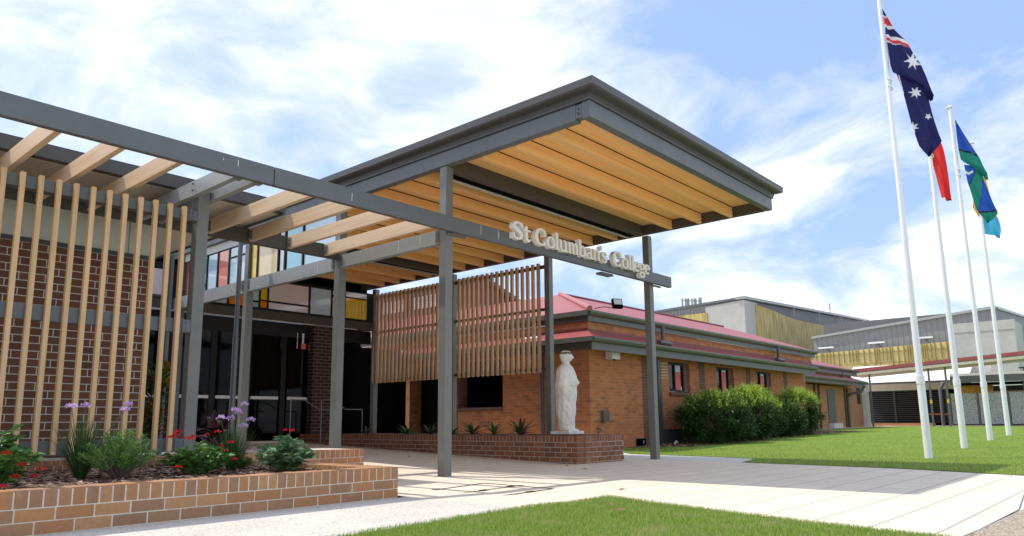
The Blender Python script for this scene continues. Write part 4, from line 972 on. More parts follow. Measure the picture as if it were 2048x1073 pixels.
cloth('lower_cloth',b1,[(.17,7.64,.60,7.62),(.24,7.35,.78,7.3),(.31,7.0,.80,7.02),(.39,6.6,.85,6.62),(.47,6.3,.90,6.3),(.51,6.1,.925,6.17),(.56,5.98,.84,6.05),(.64,5.86,.68,5.87)],f1low,fl1,off=-.02,ph=1.7)
fl2=empty('flag',(0,0,0),'red and black flag mostly hidden behind the dark blue starred flag','flag','flags on the flagpoles')
cloth('cloth',(12.0,-3.95,0),[(-.06,8.45,-.04,8.45),(-.04,8.3,.05,8.3),(-.2,7.8,.12,7.9),(-.12,7.3,.24,7.35),(-.05,6.95,.30,7.0),(.02,6.75,.33,6.6),(.09,6.35,.35,6.2),(.17,5.85,.34,5.75)],lambda a,z:(.80,.05,.045) if z>5.8 else (.25,.01,.02),fl2,ph=.9,amp=.05)
GRN=(.01,.24,.17); BLU=(.015,.09,.45); BK=(.008,.01,.02)
def f3top(a,z):
    q=z+.35*a
    if z>8.86: return GRN
    if q>8.16: return BLU
    if q>8.11: return BK
    return GRN
def f3low(a,z):
    # white chevron
    if abs((z-7.44)-abs(a-.31)*.55)<.035 and .2<a<.43: return WH
    e=.30+(7.45-z)*(-.12)
    s=(a-.19)-(7.45-z)*.0
    if z>6.92 and a<.48-(7.5-z)*.48: return BLU
    if z>6.92 and a<.50-(7.5-z)*.48: return BK
    # green diagonal fold and blue outer
    if z<6.30+.10*(a-.5): return GRN
    if z<6.34+.10*(a-.5): return BK
    if a>.47+(6.9-z)*-.12+ (7.1-z)*-.16+.14: return BLU
    return GRN
b3=(15.80,-3.85,0)
fl3=empty('flag',(0,0,0),'green and blue flag with thin black stripes and a white mark, on the third pole','flag','flags on the flagpoles')
cloth('upper_cloth',b3,[(.03,8.98,.04,8.98),(.03,8.5,.26,8.55),(.03,8.1,.46,8.15),(.06,7.82,.62,7.85),(.15,7.74,.70,7.6),(.42,7.62,.755,7.42),(.62,7.36,.74,7.2)],f3top,fl3,off=.06,ph=.2)
cloth('lower_cloth',b3,[(.20,7.70,.64,7.65),(.24,7.2,.72,7.2),(.31,6.9,.80,6.9),(.38,6.6,.89,6.55),(.43,6.42,.97,6.30),(.50,6.25,.88,6.18),(.63,6.02,.68,6.02)],f3low,fl3,off=-.02,ph=2.2)
fl4=empty('flag',(0,0,0),'pale blue and yellow flag showing below and behind the green one','flag','flags on the flagpoles')
cloth('cloth',(19.45,-3.75,0),[(-.16,9.0,-.14,9.0),(-.1,8.4,.30,8.3),(-.16,7.6,.38,7.7),(-.22,7.3,.42,7.3),(-.04,6.95,.48,7.0),(.02,6.7,.54,6.75),(.03,6.42,.565,6.52),(.40,6.36,.50,6.25)],lambda a,z:(.78,.42,.02) if z>6.95 else (.08,.50,.75),fl4,ph=1.2,amp=.04)
# ------------------------------------------------------------------ statue
M['stone']=None
m,nt,b=newmat('white_painted_stone'); v=coord(nt)
c=ramp(nt,noise(nt,v,7,6,.7),[(.3,(.72,.67,.57)),(.55,(.86,.83,.75)),(.8,(.90,.88,.82))])
nt.links.new(c,b.inputs['Base Color']); b.inputs['Roughness'].default_value=.75; bump(nt,b,noise(nt,v,60,4),.15,.003); M['stone']=m
SX,SY,SZ=4.39,1.24,.49
st=empty('statue',(SX,SY,SZ),'white stone statue of a robed standing figure wearing a wreath, on the planter corner','statue')
def statue():
    # rows: z, half width (x), half depth (y), centre x, centre y ; figure faces -Y
    rows=[(.085,.185,.13,0,0),(.12,.205,.15,0,0),(.25,.20,.15,0,0),(.45,.205,.16,0,0),(.62,.215,.165,0,0),(.80,.225,.175,0,0),(.95,.235,.18,0,0),(1.05,.235,.175,0,-.005),(1.15,.23,.165,0,-.005),(1.24,.215,.145,0,0),(1.30,.18,.115,0,0),(1.335,.12,.085,0,0),(1.355,.075,.07,0,-.005),(1.38,.056,.06,0,-.008),(1.40,.055,.062,0,-.012),(1.42,.066,.08,0,-.02),(1.45,.077,.094,0,-.022),(1.49,.084,.10,0,-.02),(1.53,.086,.10,0,-.016),(1.57,.078,.09,0,-.012),(1.60,.055,.065,0,-.01),(1.615,.02,.025,0,-.008)]
    rows=np.array(rows); zz=np.concatenate([np.linspace(.085,1.33,90),np.linspace(1.34,1.615,60)])
    k=rows[:,0]; n=128; V=[]
    for z in zz:
        rx,ry,cx,cy=[np.interp(z,k,rows[:,i]) for i in (1,2,3,4)]
        for j in range(n):
            t=2*PI*j/n; c_,s_=math.cos(t),math.sin(t)   # t=-90deg is the front
            f=0
            if z<1.27:
                body=min(1,(1.27-z)/.2)
                fr=((t/(2*PI)-.75+.5)%1)-.5   # 0 at front, +-.5 back
                # vertical hem pleats below the cloak, cloak edge sweeping diagonally
                edge=.28+.55*max(0,fr+.10)+.10*math.sin(fr*9)
                if z<edge: f+=-.014-.020*(1-abs(math.sin(t*9)))**2
                else:
                    f+=.006*math.sin(t*3+z*5)+.006*math.sin(t*11-z*6+1)-.018*(1-abs(math.sin((z*1.7+fr*3.0)*5.5)))**3*(.4+.6*math.exp(-(fr/.25)**2))
                # forearm across the waist (figure's right arm) with hanging sleeve
                zs=.98+.25*fr; f+=.050*math.exp(-((z-zs)/.045)**2)*math.exp(-((fr+.02)/.16)**2)
                f+=.035*math.exp(-((z-.86)/.12)**2)*math.exp(-((fr+.12)/.07)**2)
                # left arm hanging at the side
                f+=.040*math.exp(-((fr-.20)/.05)**2)*(1/(1+math.exp((.66-z)*30)))
                f+=.034*math.exp(-((fr+.24)/.06)**2)*(1/(1+math.exp((.75-z)*30)))
                f*=body if z>1.07 else 1
            else:
                fr=((t/(2*PI)-.75+.5)%1)-.5
                if z>1.40:
                    g=math.exp
                    f+=.030*g(-((z-1.475)/.022)**2)*g(-(fr/.022)**2)+.010*g(-((z-1.50)/.03)**2)*g(-(fr/.02)**2)        # nose
                    f-=.010*(g(-((z-1.508)/.011)**2))*(g(-((fr-.065)/.03)**2)+g(-((fr+.065)/.03)**2))  # eye sockets
                    f+=.006*g(-((z-1.526)/.008)**2)*g(-(fr/.11)**2)                                         # brow
                    f-=.005*g(-((z-1.447)/.005)**2)*g(-(fr/.05)**2); f+=.004*g(-((z-1.44)/.006)**2)*g(-(fr/.04)**2)  # mouth
                    f+=.008*g(-((z-1.418)/.010)**2)*g(-(fr/.05)**2)
                    f+=.012*g(-((z-1.485)/.020)**2)*(g(-((fr-.25)/.02)**2)+g(-((fr+.25)/.02)**2))      # ears
                    if abs(fr)>.16 or z>1.55: f+=.008+.004*math.sin(t*23+z*160)
            V.append((cx+(rx+f)*c_,cy+(ry+f)*s_,z))
    V=np.array(V); m_=len(zz)
    i,j=np.meshgrid(np.arange(m_-1),np.arange(n),indexing='ij'); a=(i*n+j).ravel(); b_=(i*n+(j+1)%n).ravel(); F=np.stack([a,b_,b_+n,a+n],1)
    mb=MB(); mb.add([tuple(q) for q in V],[tuple(int(w) for w in q) for q in F]); mb.add([tuple(q) for q in V[-n:]],[tuple(range(n))]); mb.add([tuple(q) for q in V[:n]],[tuple(range(n))[::-1]])
    # feet
    for sx in (-.075,.085):
        mb.tube([(sx,.02,.075),(sx,-.06,.085),(sx*1.05,-.13,.07),(sx*1.1,-.185,.06)],[.035,.045,.04,.022],10)
        for q in range(5): mb.tube([(sx*1.1-.03+q*.014,-.17,.062),(sx*1.1-.03+q*.014,-.205+abs(q-1.5)*.006,.056)],.0085,6)
    # right hand on the chest, left hand at the side
    def hand(o,d,u,s=1):
        o,d,u=Vector(o),Vector(d).normalized(),Vector(u).normalized(); w=d.cross(u)
        mb.tube([o-d*.05,o,o+d*.045,o+d*.085],[.024,.03,.034,.03],8)
        for q in range(4):
            b0=o+d*.08+w*(-.024+.016*q); L=(.05,.062,.058,.045)[q]
            mb.tube([b0,b0+d*L*.5+u*.004,b0+d*L*.85-u*.012,b0+d*L-u*.024],[.0095,.009,.0085,.006],6)
        mb.tube([o+w*.028,o+w*.048+d*.03,o+w*.05+d*.058-u*.01],[.011,.010,.007],6)
    hand((-.05,-.200,.985),(1,-.02,.12),(0,-1,.1)); hand((.262,-.045,.70),(.03,-.15,-1),(1,-.2,0))
    me=mb.build('body',M['stone'],None,smooth=True); return me
body=statue(); body.parent=st; body.rotation_euler=(0,0,R(22)); body.scale=(1.2,1.15,1.0)
mb=MB(); mb.prism([(-.24,-.24,.004),(.24,-.24,.004),(.24,.22,.004),(-.24,.22,.004)],(0,0,.062)); o=mb.build('base',M['stone'],None,bevel=.012); o.parent=st
mb=MB()
for i in range(150):
    a=random.uniform(0,2*PI); r=.112+random.uniform(-.008,.022); z=1.562+random.uniform(-.012,.02)+.004*math.sin(a)
    p=Vector((r*math.cos(a),r*math.sin(a)*1.08-.015,z)); d=Vector((-math.sin(a),math.cos(a),random.uniform(-.4,.6))).normalized()*.022; w=Vector((math.cos(a),math.sin(a),random.uniform(-.5,1))).normalized()*.008
    mb.add([p-d,p+w,p+d,p-w],[(0,1,2,3)])
mb.tube([(.1*math.cos(a*PI/12),.108*math.sin(a*PI/12)-.015,1.562) for a in range(25)],.009,6)
o=mb.build('wreath',plain('faded_gold_brown_leaves',(.22,.14,.07),.7),None); o.parent=body

# ------------------------------------------------------------------ plants
L_HEDGE=leafmat('hedge_leaf',[(0,(.012,.036,.007)),(.5,(.026,.072,.011)),(1,(.06,.125,.02))],.35,.22,(.46,.62,.07))
L_PENT=leafmat('pentas_leaf',[(0,(.04,.12,.02)),(.6,(.08,.20,.035)),(1,(.13,.27,.05))],.4,.25)
L_GREV=leafmat('needle_leaf',[(0,(.05,.16,.03)),(.6,(.12,.28,.05)),(1,(.22,.38,.08))],.5,.25)
L_GARL=leafmat('strap_leaf',[(0,(.02,.06,.015)),(.6,(.05,.12,.03)),(1,(.09,.18,.05))],.4,.2)
L_BROM=leafmat('bromeliad_leaf',[(0,(.04,.10,.03)),(.4,(.10,.16,.06)),(.7,(.14,.05,.04)),(1,(.10,.03,.03))],.4,.15)
L_BROMG=leafmat('green_bromeliad_leaf',[(0,(.05,.13,.03)),(1,(.13,.24,.06))],.4,.15)
L_MAR=leafmat('maroon_leaf',[(0,(.04,.008,.012)),(.8,(.08,.015,.02)),(1,(.35,.3,.3))],.3,.15)
L_CROT=leafmat('croton_leaf',[(0,(.03,.08,.02)),(.5,(.06,.14,.02)),(.85,(.4,.22,.02)),(1,(.35,.06,.02))],.35,.2)
PET_R=leafmat('red_petal',[(0,(.42,.0,.004)),(1,(.68,.015,.015))],.6,.2); PET_P=leafmat('pink_petal',[(0,(.75,.12,.15)),(1,(.85,.35,.38))],.6,.2); PET_V=leafmat('violet_petal',[(0,(.62,.38,.74)),(1,(.85,.66,.92))],.6,.3)
STEM=plain('green_stem',(.10,.16,.05),.6); BARK=plain('grey_brown_bark',(.16,.12,.09),.9,0,.2,20,bmp=.4)
def rot_frames(D,rg):
    D=D/np.linalg.norm(D,axis=1,keepdims=True); r=rg.normal(size=D.shape); W=np.cross(D,r); W/=np.linalg.norm(W,axis=1,keepdims=True); Nn=np.cross(W,D); return D,W,Nn
def leaves(P,D,L,Wd,mat,name,par,fold=.25,droop=.15,tip=None,rg=rng):
    """P base points, D directions, L lengths, Wd widths: pointed folded leaves of 6 verts"""
    D,W,Nn=rot_frames(D,rg); L=L[:,None]; Wd=Wd[:,None]
    a=P; t=P+D*L-np.array([0,0,1])*L*droop
    m1=P+D*L*.4; 
    l1=m1+W*Wd*.5+Nn*Wd*fold; r1=m1-W*Wd*.5+Nn*Wd*fold
    V=np.stack([a,l1,m1-np.array([0,0,1])*0,t,r1],1).reshape(-1,3); n=len(P); i=np.arange(n)[:,None]*5
    F=np.concatenate([i+np.array([[0,2,1]]),i+np.array([[1,2,3]]),i+np.array([[0,4,2]]),i+np.array([[2,4,3]])],0)
    at=None if tip is None else np.repeat(tip,5)
    return nmesh(name,V,F,mat,par,False,at)
def strap(mb,p,d,L,w,droop,segs=7,up=Vector((0,0,1))):
    d=Vector(d).normalized(); side=d.cross(up); side=side.normalized() if side.length>1e-3 else Vector((1,0,0))
    vs=[];pos=Vector(p);dd=d.copy()
    for i in range(segs+1):
        t=i/segs; ww=w*(math.sin(PI*min(1,.25+.75*t)))**.7 if t<1 else 0.0005
        nrm=side.cross(dd).normalized()
        vs+=[tuple(pos-side*ww/2+nrm*ww*.12),tuple(pos-nrm*ww*.05),tuple(pos+side*ww/2+nrm*ww*.12)]
        pos=pos+dd*(L/segs); dd=(dd-Vector((0,0,1))*droop/segs).normalized()
    fs=[]
    for i in range(segs): a=i*3; fs+=[(a,a+1,a+4,a+3),(a+1,a+2,a+5,a+4)]
    mb.add(vs,fs)
def flowerhead(P,r,n,mat,name,par,size=.008,flat=.5):
    v=rng.normal(size=(n,3)); v/=np.linalg.norm(v,axis=1,keepdims=True); v[:,2]=np.abs(v[:,2]); 
    Q=np.array(P)+v*r*np.array([1,1,flat])*rng.uniform(.6,1,(n,1))
    return leaves(Q,v+rng.normal(size=(n,3))*.6,np.full(n,size*1.8),np.full(n,size*1.3),mat,name,par,.1,0)
def pentas(x,y,z,r,hh,heads,label,group,n=520,leafL=.07,mat=None,hm=None,headr=.028):
    e=empty('flowering_plant',(x,y,z),label,'plant',group)
    # shoots
    P=[];D=[];mb=MB()
    ns=26
    for s in range(ns):
        a=rng.uniform(0,2*PI); q=math.sqrt(rng.uniform(0,1)); tx,ty=math.cos(a)*r*q,math.sin(a)*r*q; tz=hh*(1-.55*q*q)*rng.uniform(.75,1.05)
        mb.tube([(tx*.1,ty*.1,0),(tx*.6,ty*.6,tz*.55),(tx,ty,tz)],[.005,.004,.002],4,False)
        for k in range(n//ns):
            t=rng.uniform(.15,1)**.7; p=np.array([tx*t,ty*t,tz*t]); b_=rng.uniform(0,2*PI)
            P.append(p); D.append([math.cos(b_),math.sin(b_),rng.uniform(-.1,.7)])
    P=np.array(P);D=np.array(D)
    mb2=mb.build('stems',STEM,None); mb2.parent=e
    leaves(P,D,rng.uniform(.6,1.15,len(P))*leafL,rng.uniform(.3,.42,len(P))*leafL,mat or L_PENT,'foliage',e)
    for (hx,hy,hz) in heads:
        o=flowerhead((hx,hy,hz),headr,60,hm or PET_R,'flower_head',e)
    return e
GP='bedding plants in the front planter'
pentas(-5.50,-1.12,.26,.36,.46,[(.10,-.28,.20),(.06,-.30,.12),(-.02,-.34,.06),(.20,-.2,.11),(.26,-.15,.16),(-.05,-.1,.44),(.0,-.25,.28)],'leafy plant with small red flowers at the left edge of the planter',GP,800,.095)
pentas(-3.75,-.65,.26,.33,.32,[(-.26,-.05,.38),(-.18,-.1,.35),(-.22,0,.41),(-.12,-.05,.34),(-.30,-.04,.36),(.08,.05,.37),(.18,.05,.40),(.24,0,.22),(.28,-.1,.14),(.20,.0,.27),(-.30,-.22,.10),(-.02,.1,.36),(.30,0,.30)],'bushy green plant crowned with clustered red flowers, centre of the planter',GP,900,.095)
pentas(-3.0,-.9,.26,.30,.36,[(-.02,0,.41),(.09,.05,.41),(.05,-.02,.40)],'dense grey green leafy plant with a few red blooms at the planter corner',GP,900,.105,leafmat('greygreen_leaf',[(0,(.06,.13,.05)),(.6,(.12,.22,.09)),(1,(.22,.32,.17))],.45,.2),headr=.02)
pentas(-3.1,-.2,.27,.14,.2,[],'small bright green plant behind the corner plant',GP,160,.06)
def garlic(x,y,z,r,L,stems,label,n=110):
    e=empty('garlic_plant',(x,y,z),label,'plant','purple flowered clumps in the planter'); mb=MB()
    for i in range(n):
        a=rng.uniform(0,2*PI); t=rng.uniform(.05,.65); strap(mb,(math.cos(a)*.04*rng.uniform(0,1),math.sin(a)*.04,0),(math.cos(a)*t,math.sin(a)*t,1),L*rng.uniform(.6,1.1),.008,rng.uniform(.1,.9),6)
    o=mb.build('foliage',L_GARL,None); o.parent=e
    for (dx,dy,hz,fr) in stems:
        MB().tube([(dx*.1,dy*.1,0),(dx*.4,dy*.4,hz*.5),(dx,dy,hz)],.0028,5,False).build('flower_stem',STEM,None).parent=e
        if fr: flowerhead((dx,dy,hz),  .036*fr,44,PET_V,'flower_head',e,.014,.7)
        else: flowerhead((dx,dy,hz),.012,12,leafmat('dry_bud',[(0,(.4,.32,.2)),(1,(.5,.42,.3))],.7,.1),'seed_head',e,.006,.7)
    return e
garlic(-4.65,-.3,.27,.2,.56,[(-.13,-.05,.62,1.15),(.0,.0,.63,.9),(.30,-.1,.60,.95),(.33,-.06,.65,.8),(.05,.1,.44,0),(.17,.06,.52,0),(-.05,.1,.4,0)],'clump of dark strap leaves with violet flowers before the batten screen',200)
garlic(-3.25,-.3,.27,.2,.46,[(-.20,-.12,.52,1),(.02,.0,.60,1.2),(.0,.06,.52,1.1),(.13,.02,.66,1.0),(.10,.1,.58,.8),(.22,.06,.50,1.1),(.12,.02,.44,1),(-.08,.0,.4,0)],'clump of strap leaves with many violet flowers right of the red flowers',190)
garlic(-5.45,-.4,.27,.2,.30,[(.12,-.05,.60,0),(.06,.0,.5,0)],'thin dried stems behind the leafy plant at the far left',20)
# needle bush
e=empty('needle_bush',(-4.46,-.65,.26),'low bush with fresh green needle foliage in the planter','plant',GP)
P=[];D=[];mb=MB()
for s in range(95):
    a=rng.uniform(0,2*PI); q=math.sqrt(rng.uniform(0,1)); end=Vector((math.cos(a)*.34*q,math.sin(a)*.34*q,.06+.36*(1-.55*q*q)*rng.uniform(.7,1.1)))
    mb.tube([(0,0,0),tuple(end*.55+Vector((0,0,.02))),tuple(end)],[.006,.004,.002],4,False)
    dd=end.normalized()
    for k in range(60):
        t=rng.uniform(.42,1.0); p=end*t; b_=rng.uniform(0,2*PI); v=Vector((math.cos(b_),math.sin(b_),.0))+dd*.9
        P.append(tuple(p)); D.append(tuple(v))
o=mb.build('stems',BARK,None); o.parent=e
leaves(np.array(P),np.array(D),rng.uniform(.03,.05,len(P)),np.full(len(P),.007),L_GREV,'foliage',e,.1,0)
# croton behind the battens, maroon cordyline beside the pergola column
def upright(name,x,y,z,H,n,L,w,mat,label,cat='plant',stems=5,group=None,rr=.3):
    e=empty(name,(x,y,z),label,cat,group); mb=MB(); s_=MB()
    for k in range(stems):
        a=rng.uniform(0,2*PI); tx,ty=math.cos(a)*rr*rng.uniform(.2,1),math.sin(a)*rr*rng.uniform(.2,1); hh=H*rng.uniform(.6,1)
        s_.tube([(tx*.3,ty*.3,0),(tx,ty,hh)],[.014,.006],5,False)
        for i in range(n//stems):
            t=rng.uniform(.15,1); b_=rng.uniform(0,2*PI); strap(mb,(tx*(.3+.7*t),ty*(.3+.7*t),hh*t),(math.cos(b_),math.sin(b_),rng.uniform(.2,1.3)),L*rng.uniform(.6,1.1),w,rng.uniform(.2,1.2),5)
    o=mb.build('foliage',mat,None); o.parent=e; o=s_.build('stems',BARK,None); o.parent=e; return e
upright('croton_plant',-2.45,3.5,.35,1.55,260,.22,.06,L_CROT,'tall leafy shrub with green and yellow leaves at the brick wall end',stems=7)
upright('cordyline_plant',-2.1,2.35,.35,.40,40,.42,.10,L_MAR,'dark maroon broad leaved plant beside the pergola column',stems=4,rr=.15)
upright('begonia_plant',-2.25,3.2,.35,.28,70,.10,.07,leafmat('red_begonia',[(0,(.2,.005,.01)),(.6,(.4,.01,.02)),(1,(.75,.2,.25))],.5,.2),'low red leaved plant behind the last battens',stems=6,rr=.25)
# bromeliads on the long planter
def bromeliad(x,y,r,n,mat,label,steep=.8,w=.055):
    e=empty('bromeliad',(x,y,.47),label,'plant','rosette plants in the long planter'); mb=MB()
    for i in range(n):
        a=i*2.4+rng.uniform(-.2,.2); t=i/n; strap(mb,(0,0,.0),(math.cos(a),math.sin(a),.35+steep*(1.6*t)),r*rng.uniform(.8,1.1),w,1.1-.5*t,8)
    o=mb.build('leaves',mat,None); o.parent=e; return e
bromeliad(4.2,2.25,.42,22,L_BROM,'largest bromeliad, green and maroon, nearest the statue',1.0,.07)
bromeliad(4.2,2.97,.34,14,L_BROMG,'pale green bromeliad second from the statue',1.3,.06)
bromeliad(4.2,3.6,.40,20,L_BROM,'dark maroon bromeliad between the green ones and the column',.9,.06)
bromeliad(4.15,4.15,.30,14,L_BROMG,'small green bromeliad close to the front canopy column')
bromeliad(4.2,4.9,.38,16,L_BROM,'bromeliad just left of the front canopy column')
bromeliad(4.2,5.7,.38,16,L_BROMG,'deep shaded green bromeliad under the batten screen')
bromeliad(4.2,7.2,.30,12,L_BROM,'small shaded rosette farthest along the planter')
# hedge shrubs in front of the red-roofed building
def shrub(x,y,rx,ry,H,n,label,newg=.6,sq=False):
    e=empty('hedge_shrub',(x,y,h(x,y)),label,'shrub','shrubs along the brick wall')
    # lumpy clusters
    ncl=190; C_=[]
    for i in range(ncl):
        v=rng.normal(size=3); v/=np.linalg.norm(v); v[2]=abs(v[2])*.95 if rng.uniform()<.5 else -abs(v[2])
        q=rng.uniform(.72,1.0)+(.2*rng.uniform() if rng.uniform()<.22 else 0); C_.append((v[0]*rx*q,v[1]*ry*q,H*.45+v[2]*H*(.53 if v[2]>0 else .42)*q))
    C_=np.array(C_); k=rng.integers(0,ncl,n); g=rng.normal(size=(n,3))*np.array([.085,.085,.08]); P=C_[k]+g
    P[:,2]=np.maximum(P[:,2],.04)
    out=P-np.array([0,0,H*.45]); out/=np.linalg.norm(out,axis=1,keepdims=True)
    D=out*.9+rng.normal(size=(n,3))*.6+np.array([0,0,.35])
    tip=np.clip((P[:,2]/H-.58)*2.6,0,1)*np.clip((np.linalg.norm(P/np.array([rx,ry,H*.6]),axis=1)-.7)*2.2,0,1)*newg*rng.uniform(.2,1.2,n)
    tip*=(rng.uniform(0,1,ncl)**.6)[k]
    # new shoots
    ns=int(260*newg); mb=MB(); Q=[];E_=[];
    for i in range(ns):
        a=rng.uniform(0,2*PI); q=math.sqrt(rng.uniform(0,1))*.95; p=np.array([math.cos(a)*rx*q,math.sin(a)*ry*q,H*(.5+.48*math.sqrt(max(0,1-q*q)))]); d=np.array([math.cos(a)*q*.6,math.sin(a)*q*.6,1.])+rng.normal(size=3)*.2
        d/=np.linalg.norm(d); ln=rng.uniform(.08,.22)
        for j in range(10): t=j/9; b_=rng.uniform(0,2*PI); Q.append(p+d*ln*t); E_.append(d*.7+np.array([math.cos(b_),math.sin(b_),.2]))
    k2=len(Q); Lq=np.concatenate([rng.uniform(.055,.115,n),np.full(k2,.065)]); Wq=np.concatenate([rng.uniform(.02,.033,n),np.full(k2,.018)])
    leaves(np.concatenate([P,np.array(Q)]),np.concatenate([D,np.array(E_)]),Lq,Wq,L_HEDGE,'foliage',e,.2,.15,np.clip(np.concatenate([tip*1.15,np.full(k2,.9*min(1,newg*1.3))]),0,1))
    mb=MB()
    for i in range(14):
        a=rng.uniform(0,2*PI); mb.tube([(math.cos(a)*.08,math.sin(a)*.08,0),(math.cos(a)*rx*.45,math.sin(a)*ry*.45,H*.4),(math.cos(a+.3)*rx*.75,math.sin(a+.3)*ry*.75,H*.7)],[.02,.013,.005],5,False)
    o=mb.build('branches',BARK,None); o.parent=e
    return e
shrub(12.7,2.25,1.12,.9,1.42,24000,'large dark green shrub nearest the slim column, left end of the hedge',.55)
shrub(14.65,2.15,.78,.85,1.56,15000,'tall shrub with bright lime green new growth, second in the hedge',1.0)
shrub(16.2,2.45,.66,.75,1.30,12000,'shrub in the middle of the hedge with fresh shoots above the window sill',.7)
shrub(17.5,2.3,.74,.75,1.20,12000,'flat topped clipped shrub with bare twigs, second from the right in the hedge',.2)
shrub(19.1,2.35,.76,.8,1.54,13000,'bright green bushy shrub at the right end of the hedge',.95)

# ------------------------------------------------------------------ small things on the ground
ic=empty('access_cover',(-1.1,-1.75,0),'square paved access cover with dark metal edges in the forecourt','cover')
mb=MB()
def bar(p,q,w=.012,z=.004):
    p,q=Vector((*p,0)),Vector((*q,0)); d=(q-p).normalized(); s=Vector((-d.y,d.x,0))*w; mb.add([p-s+Vector((0,0,z)),p+s+Vector((0,0,z)),q+s+Vector((0,0,z)),q-s+Vector((0,0,z))],[(0,3,2,1)])
cs=[(-1.76,-1.42),(-.42,-1.15),(-.52,-2.3),(-1.80,-2.42)]
for i in range(4): bar(cs[i],cs[(i+1)%4],.02)
mid=lambda a,b,t=.5:(a[0]+(b[0]-a[0])*t,a[1]+(b[1]-a[1])*t)
bar(mid(cs[0],cs[3]),mid(cs[1],cs[2]),.014,.006)
for a,b_,t in ((cs[0],cs[1],.3),(cs[1],cs[2],.55),(cs[2],cs[3],.35),(cs[3],cs[0],.4),(mid(cs[0],cs[3]),mid(cs[1],cs[2]),.5),(mid(cs[0],cs[3]),mid(cs[1],cs[2]),.9)): bar(mid(a,b_,t-.06),mid(a,b_,t+.05),.036,.008)
mb.build('metal_edge',plain('dark_worn_metal',(.07,.06,.055),.6,.3,.3,30),ic)
LF=plain('dry_brown_leaf',(.20,.11,.05),.8)
for i,(x,y,where) in enumerate(((2.0,3.98,'on shaded paving midway between the two nearest canopy columns'),(2.2,3.31,'on shaded paving just left of the nearest canopy column'),(2.9,.1,'on shaded paving close to the statue planter corner'),(2.4,-.6,'on shaded paving farther out from the statue planter corner'),(-2.2,-4.3,'on the front grass, the one farther from the paving'),(-1.9,-4.0,'on the front grass, the one nearer the paving'),(-.2,-3.0,'on the sunlit paving by the grass tip'))):
    a=rng.uniform(0,2*PI); l=.05+.02*rng.uniform(); mb=MB(); z=.045 if 'grass,' in where or 'front grass' in where else .006
    u=Vector((math.cos(a),math.sin(a),0))*l; w=Vector((-math.sin(a),math.cos(a),0))*l*.4; c_=Vector((x,y,h(x,y)+z))
    mb.add([c_-u,c_-u*.3+w+Vector((0,0,.012)),c_+u*.4+w*.8+Vector((0,0,.01)),c_+u+Vector((0,0,.004)),c_+u*.3-w+Vector((0,0,.012)),c_-u*.4-w],[(0,1,5),(1,2,4,5),(2,3,4)])
    tag(mb.build('fallen_leaf',LF),'dry brown fallen leaf '+where,'leaf','fallen leaves on the paving and grass')

# ------------------------------------------------------------------ camera
f,yaw,pitch,roll=1471.754,-.847241,.162791,-.0082916
cam_=(-7.08432,-7.51656,.731955); ppy=603.1335
fw=Vector((-math.sin(yaw)*math.cos(pitch),math.cos(yaw)*math.cos(pitch),math.sin(pitch)))
rt=fw.cross(Vector((0,0,1))).normalized(); up=rt.cross(fw)
rt2=math.cos(roll)*rt+math.sin(roll)*up; up2=-math.sin(roll)*rt+math.cos(roll)*up
cd=bpy.data.cameras.new('camera'); co=bpy.data.objects.new('camera',cd); COL.objects.link(co)
Mx=Matrix.Identity(4)
for i in range(3): Mx[i][0]=rt2[i]; Mx[i][1]=up2[i]; Mx[i][2]=-fw[i]; Mx[i][3]=cam_[i]
co.matrix_world=Mx; cd.sensor_width=36; cd.sensor_fit='HORIZONTAL'; cd.lens=f*36/2048; cd.shift_y=(ppy-536.5)/2048; cd.clip_end=4000; cd.clip_start=.05
sc.camera=co
# ------------------------------------------------------------------ light
sd=Vector((-.26,.58,1)).normalized()     # towards the sun
elev=math.asin(sd.z); az=math.atan2(sd.x,sd.y)
sl=bpy.data.lights.new('sun','SUN'); sl.energy=2.9; sl.angle=R(.53); sl.color=(1,.95,.86)
so=bpy.data.objects.new('sun',sl); COL.objects.link(so); so.rotation_euler=sd.to_track_quat('Z','Y').to_euler()
w=bpy.data.worlds.new('World'); sc.world=w; w.use_nodes=True; nt=w.node_tree; nt.nodes.clear()
out=nt.nodes.new('ShaderNodeOutputWorld'); bg=nt.nodes.new('ShaderNodeBackground'); nt.links.new(bg.outputs[0],out.inputs[0])
sky=nt.nodes.new('ShaderNodeTexSky'); sky.sky_type='NISHITA'; sky.sun_disc=False; sky.sun_elevation=elev; sky.sun_rotation=az; sky.air_density=1.0; sky.dust_density=1.2; sky.ozone_density=1.0
tc=N(nt,'TexCoord'); sp=N(nt,'SeparateXYZ'); nt.links.new(tc.outputs['Generated'],sp.inputs[0])
zz=N(nt,'Math',operation='ADD'); zz.inputs[1].default_value=.22; nt.links.new(sp.outputs[2],zz.inputs[0]); zm=N(nt,'Math',operation='MAXIMUM'); zm.inputs[1].default_value=.05; nt.links.new(zz.outputs[0],zm.inputs[0])
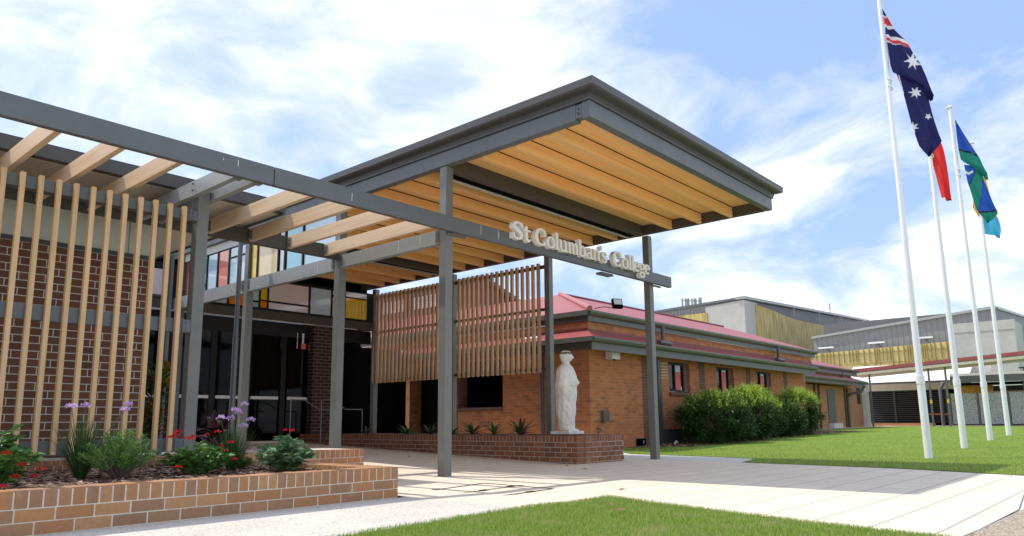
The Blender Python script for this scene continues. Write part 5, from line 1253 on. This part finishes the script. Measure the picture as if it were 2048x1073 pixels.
dx=N(nt,'Math',operation='DIVIDE'); nt.links.new(sp.outputs[0],dx.inputs[0]); nt.links.new(zm.outputs[0],dx.inputs[1])
dy=N(nt,'Math',operation='DIVIDE'); nt.links.new(sp.outputs[1],dy.inputs[0]); nt.links.new(zm.outputs[0],dy.inputs[1])
cb=N(nt,'CombineXYZ'); nt.links.new(dx.outputs[0],cb.inputs[0]); nt.links.new(dy.outputs[0],cb.inputs[1]); cb.inputs[2].default_value=1.3
wv=N(nt,'TexNoise'); wv.inputs['Scale'].default_value=.9; wv.inputs['Detail'].default_value=3; nt.links.new(cb.outputs[0],wv.inputs['Vector'])
wa=N(nt,'VectorMath',operation='SCALE'); wa.inputs['Scale'].default_value=.9; nt.links.new(wv.outputs['Color'],wa.inputs[0]); ws=N(nt,'VectorMath',operation='ADD'); nt.links.new(cb.outputs[0],ws.inputs[0]); nt.links.new(wa.outputs[0],ws.inputs[1])
n1=noise(nt,ws.outputs[0],1.7,10,.6); n2=noise(nt,ws.outputs[0],.7,3,.5)
cv=N(nt,'Math',operation='ADD'); nt.links.new(n1,cv.inputs[0]); m2=N(nt,'Math',operation='MULTIPLY'); m2.inputs[1].default_value=.55; nt.links.new(n2,m2.inputs[0]); nt.links.new(m2.outputs[0],cv.inputs[1])
mask=ramp(nt,cv.outputs[0],[(.645,(0,0,0)),(.77,(.36,.36,.36)),(.92,(.95,.95,.95))])
cloudc=ramp(nt,n1,[(.32,(6.3,6.5,7.0)),(.62,(9.3,9.0,8.6))])
skyb=mixc(nt,.72,mixc(nt,1,sky.outputs[0],(1.78,1.65,1.67),'MULTIPLY'),(2.3,3.35,5.4))
col=mixc(nt,mask,skyb,cloudc)
nt.links.new(col,bg.inputs[0]); bg.inputs[1].default_value=.132
sc.view_settings.view_transform='Standard'; sc.view_settings.look='None'; sc.view_settings.exposure=.42; sc.view_settings.gamma=1
sc.cycles.max_bounces=8; sc.cycles.diffuse_bounces=4; sc.cycles.glossy_bounces=3; sc.cycles.transparent_max_bounces=8
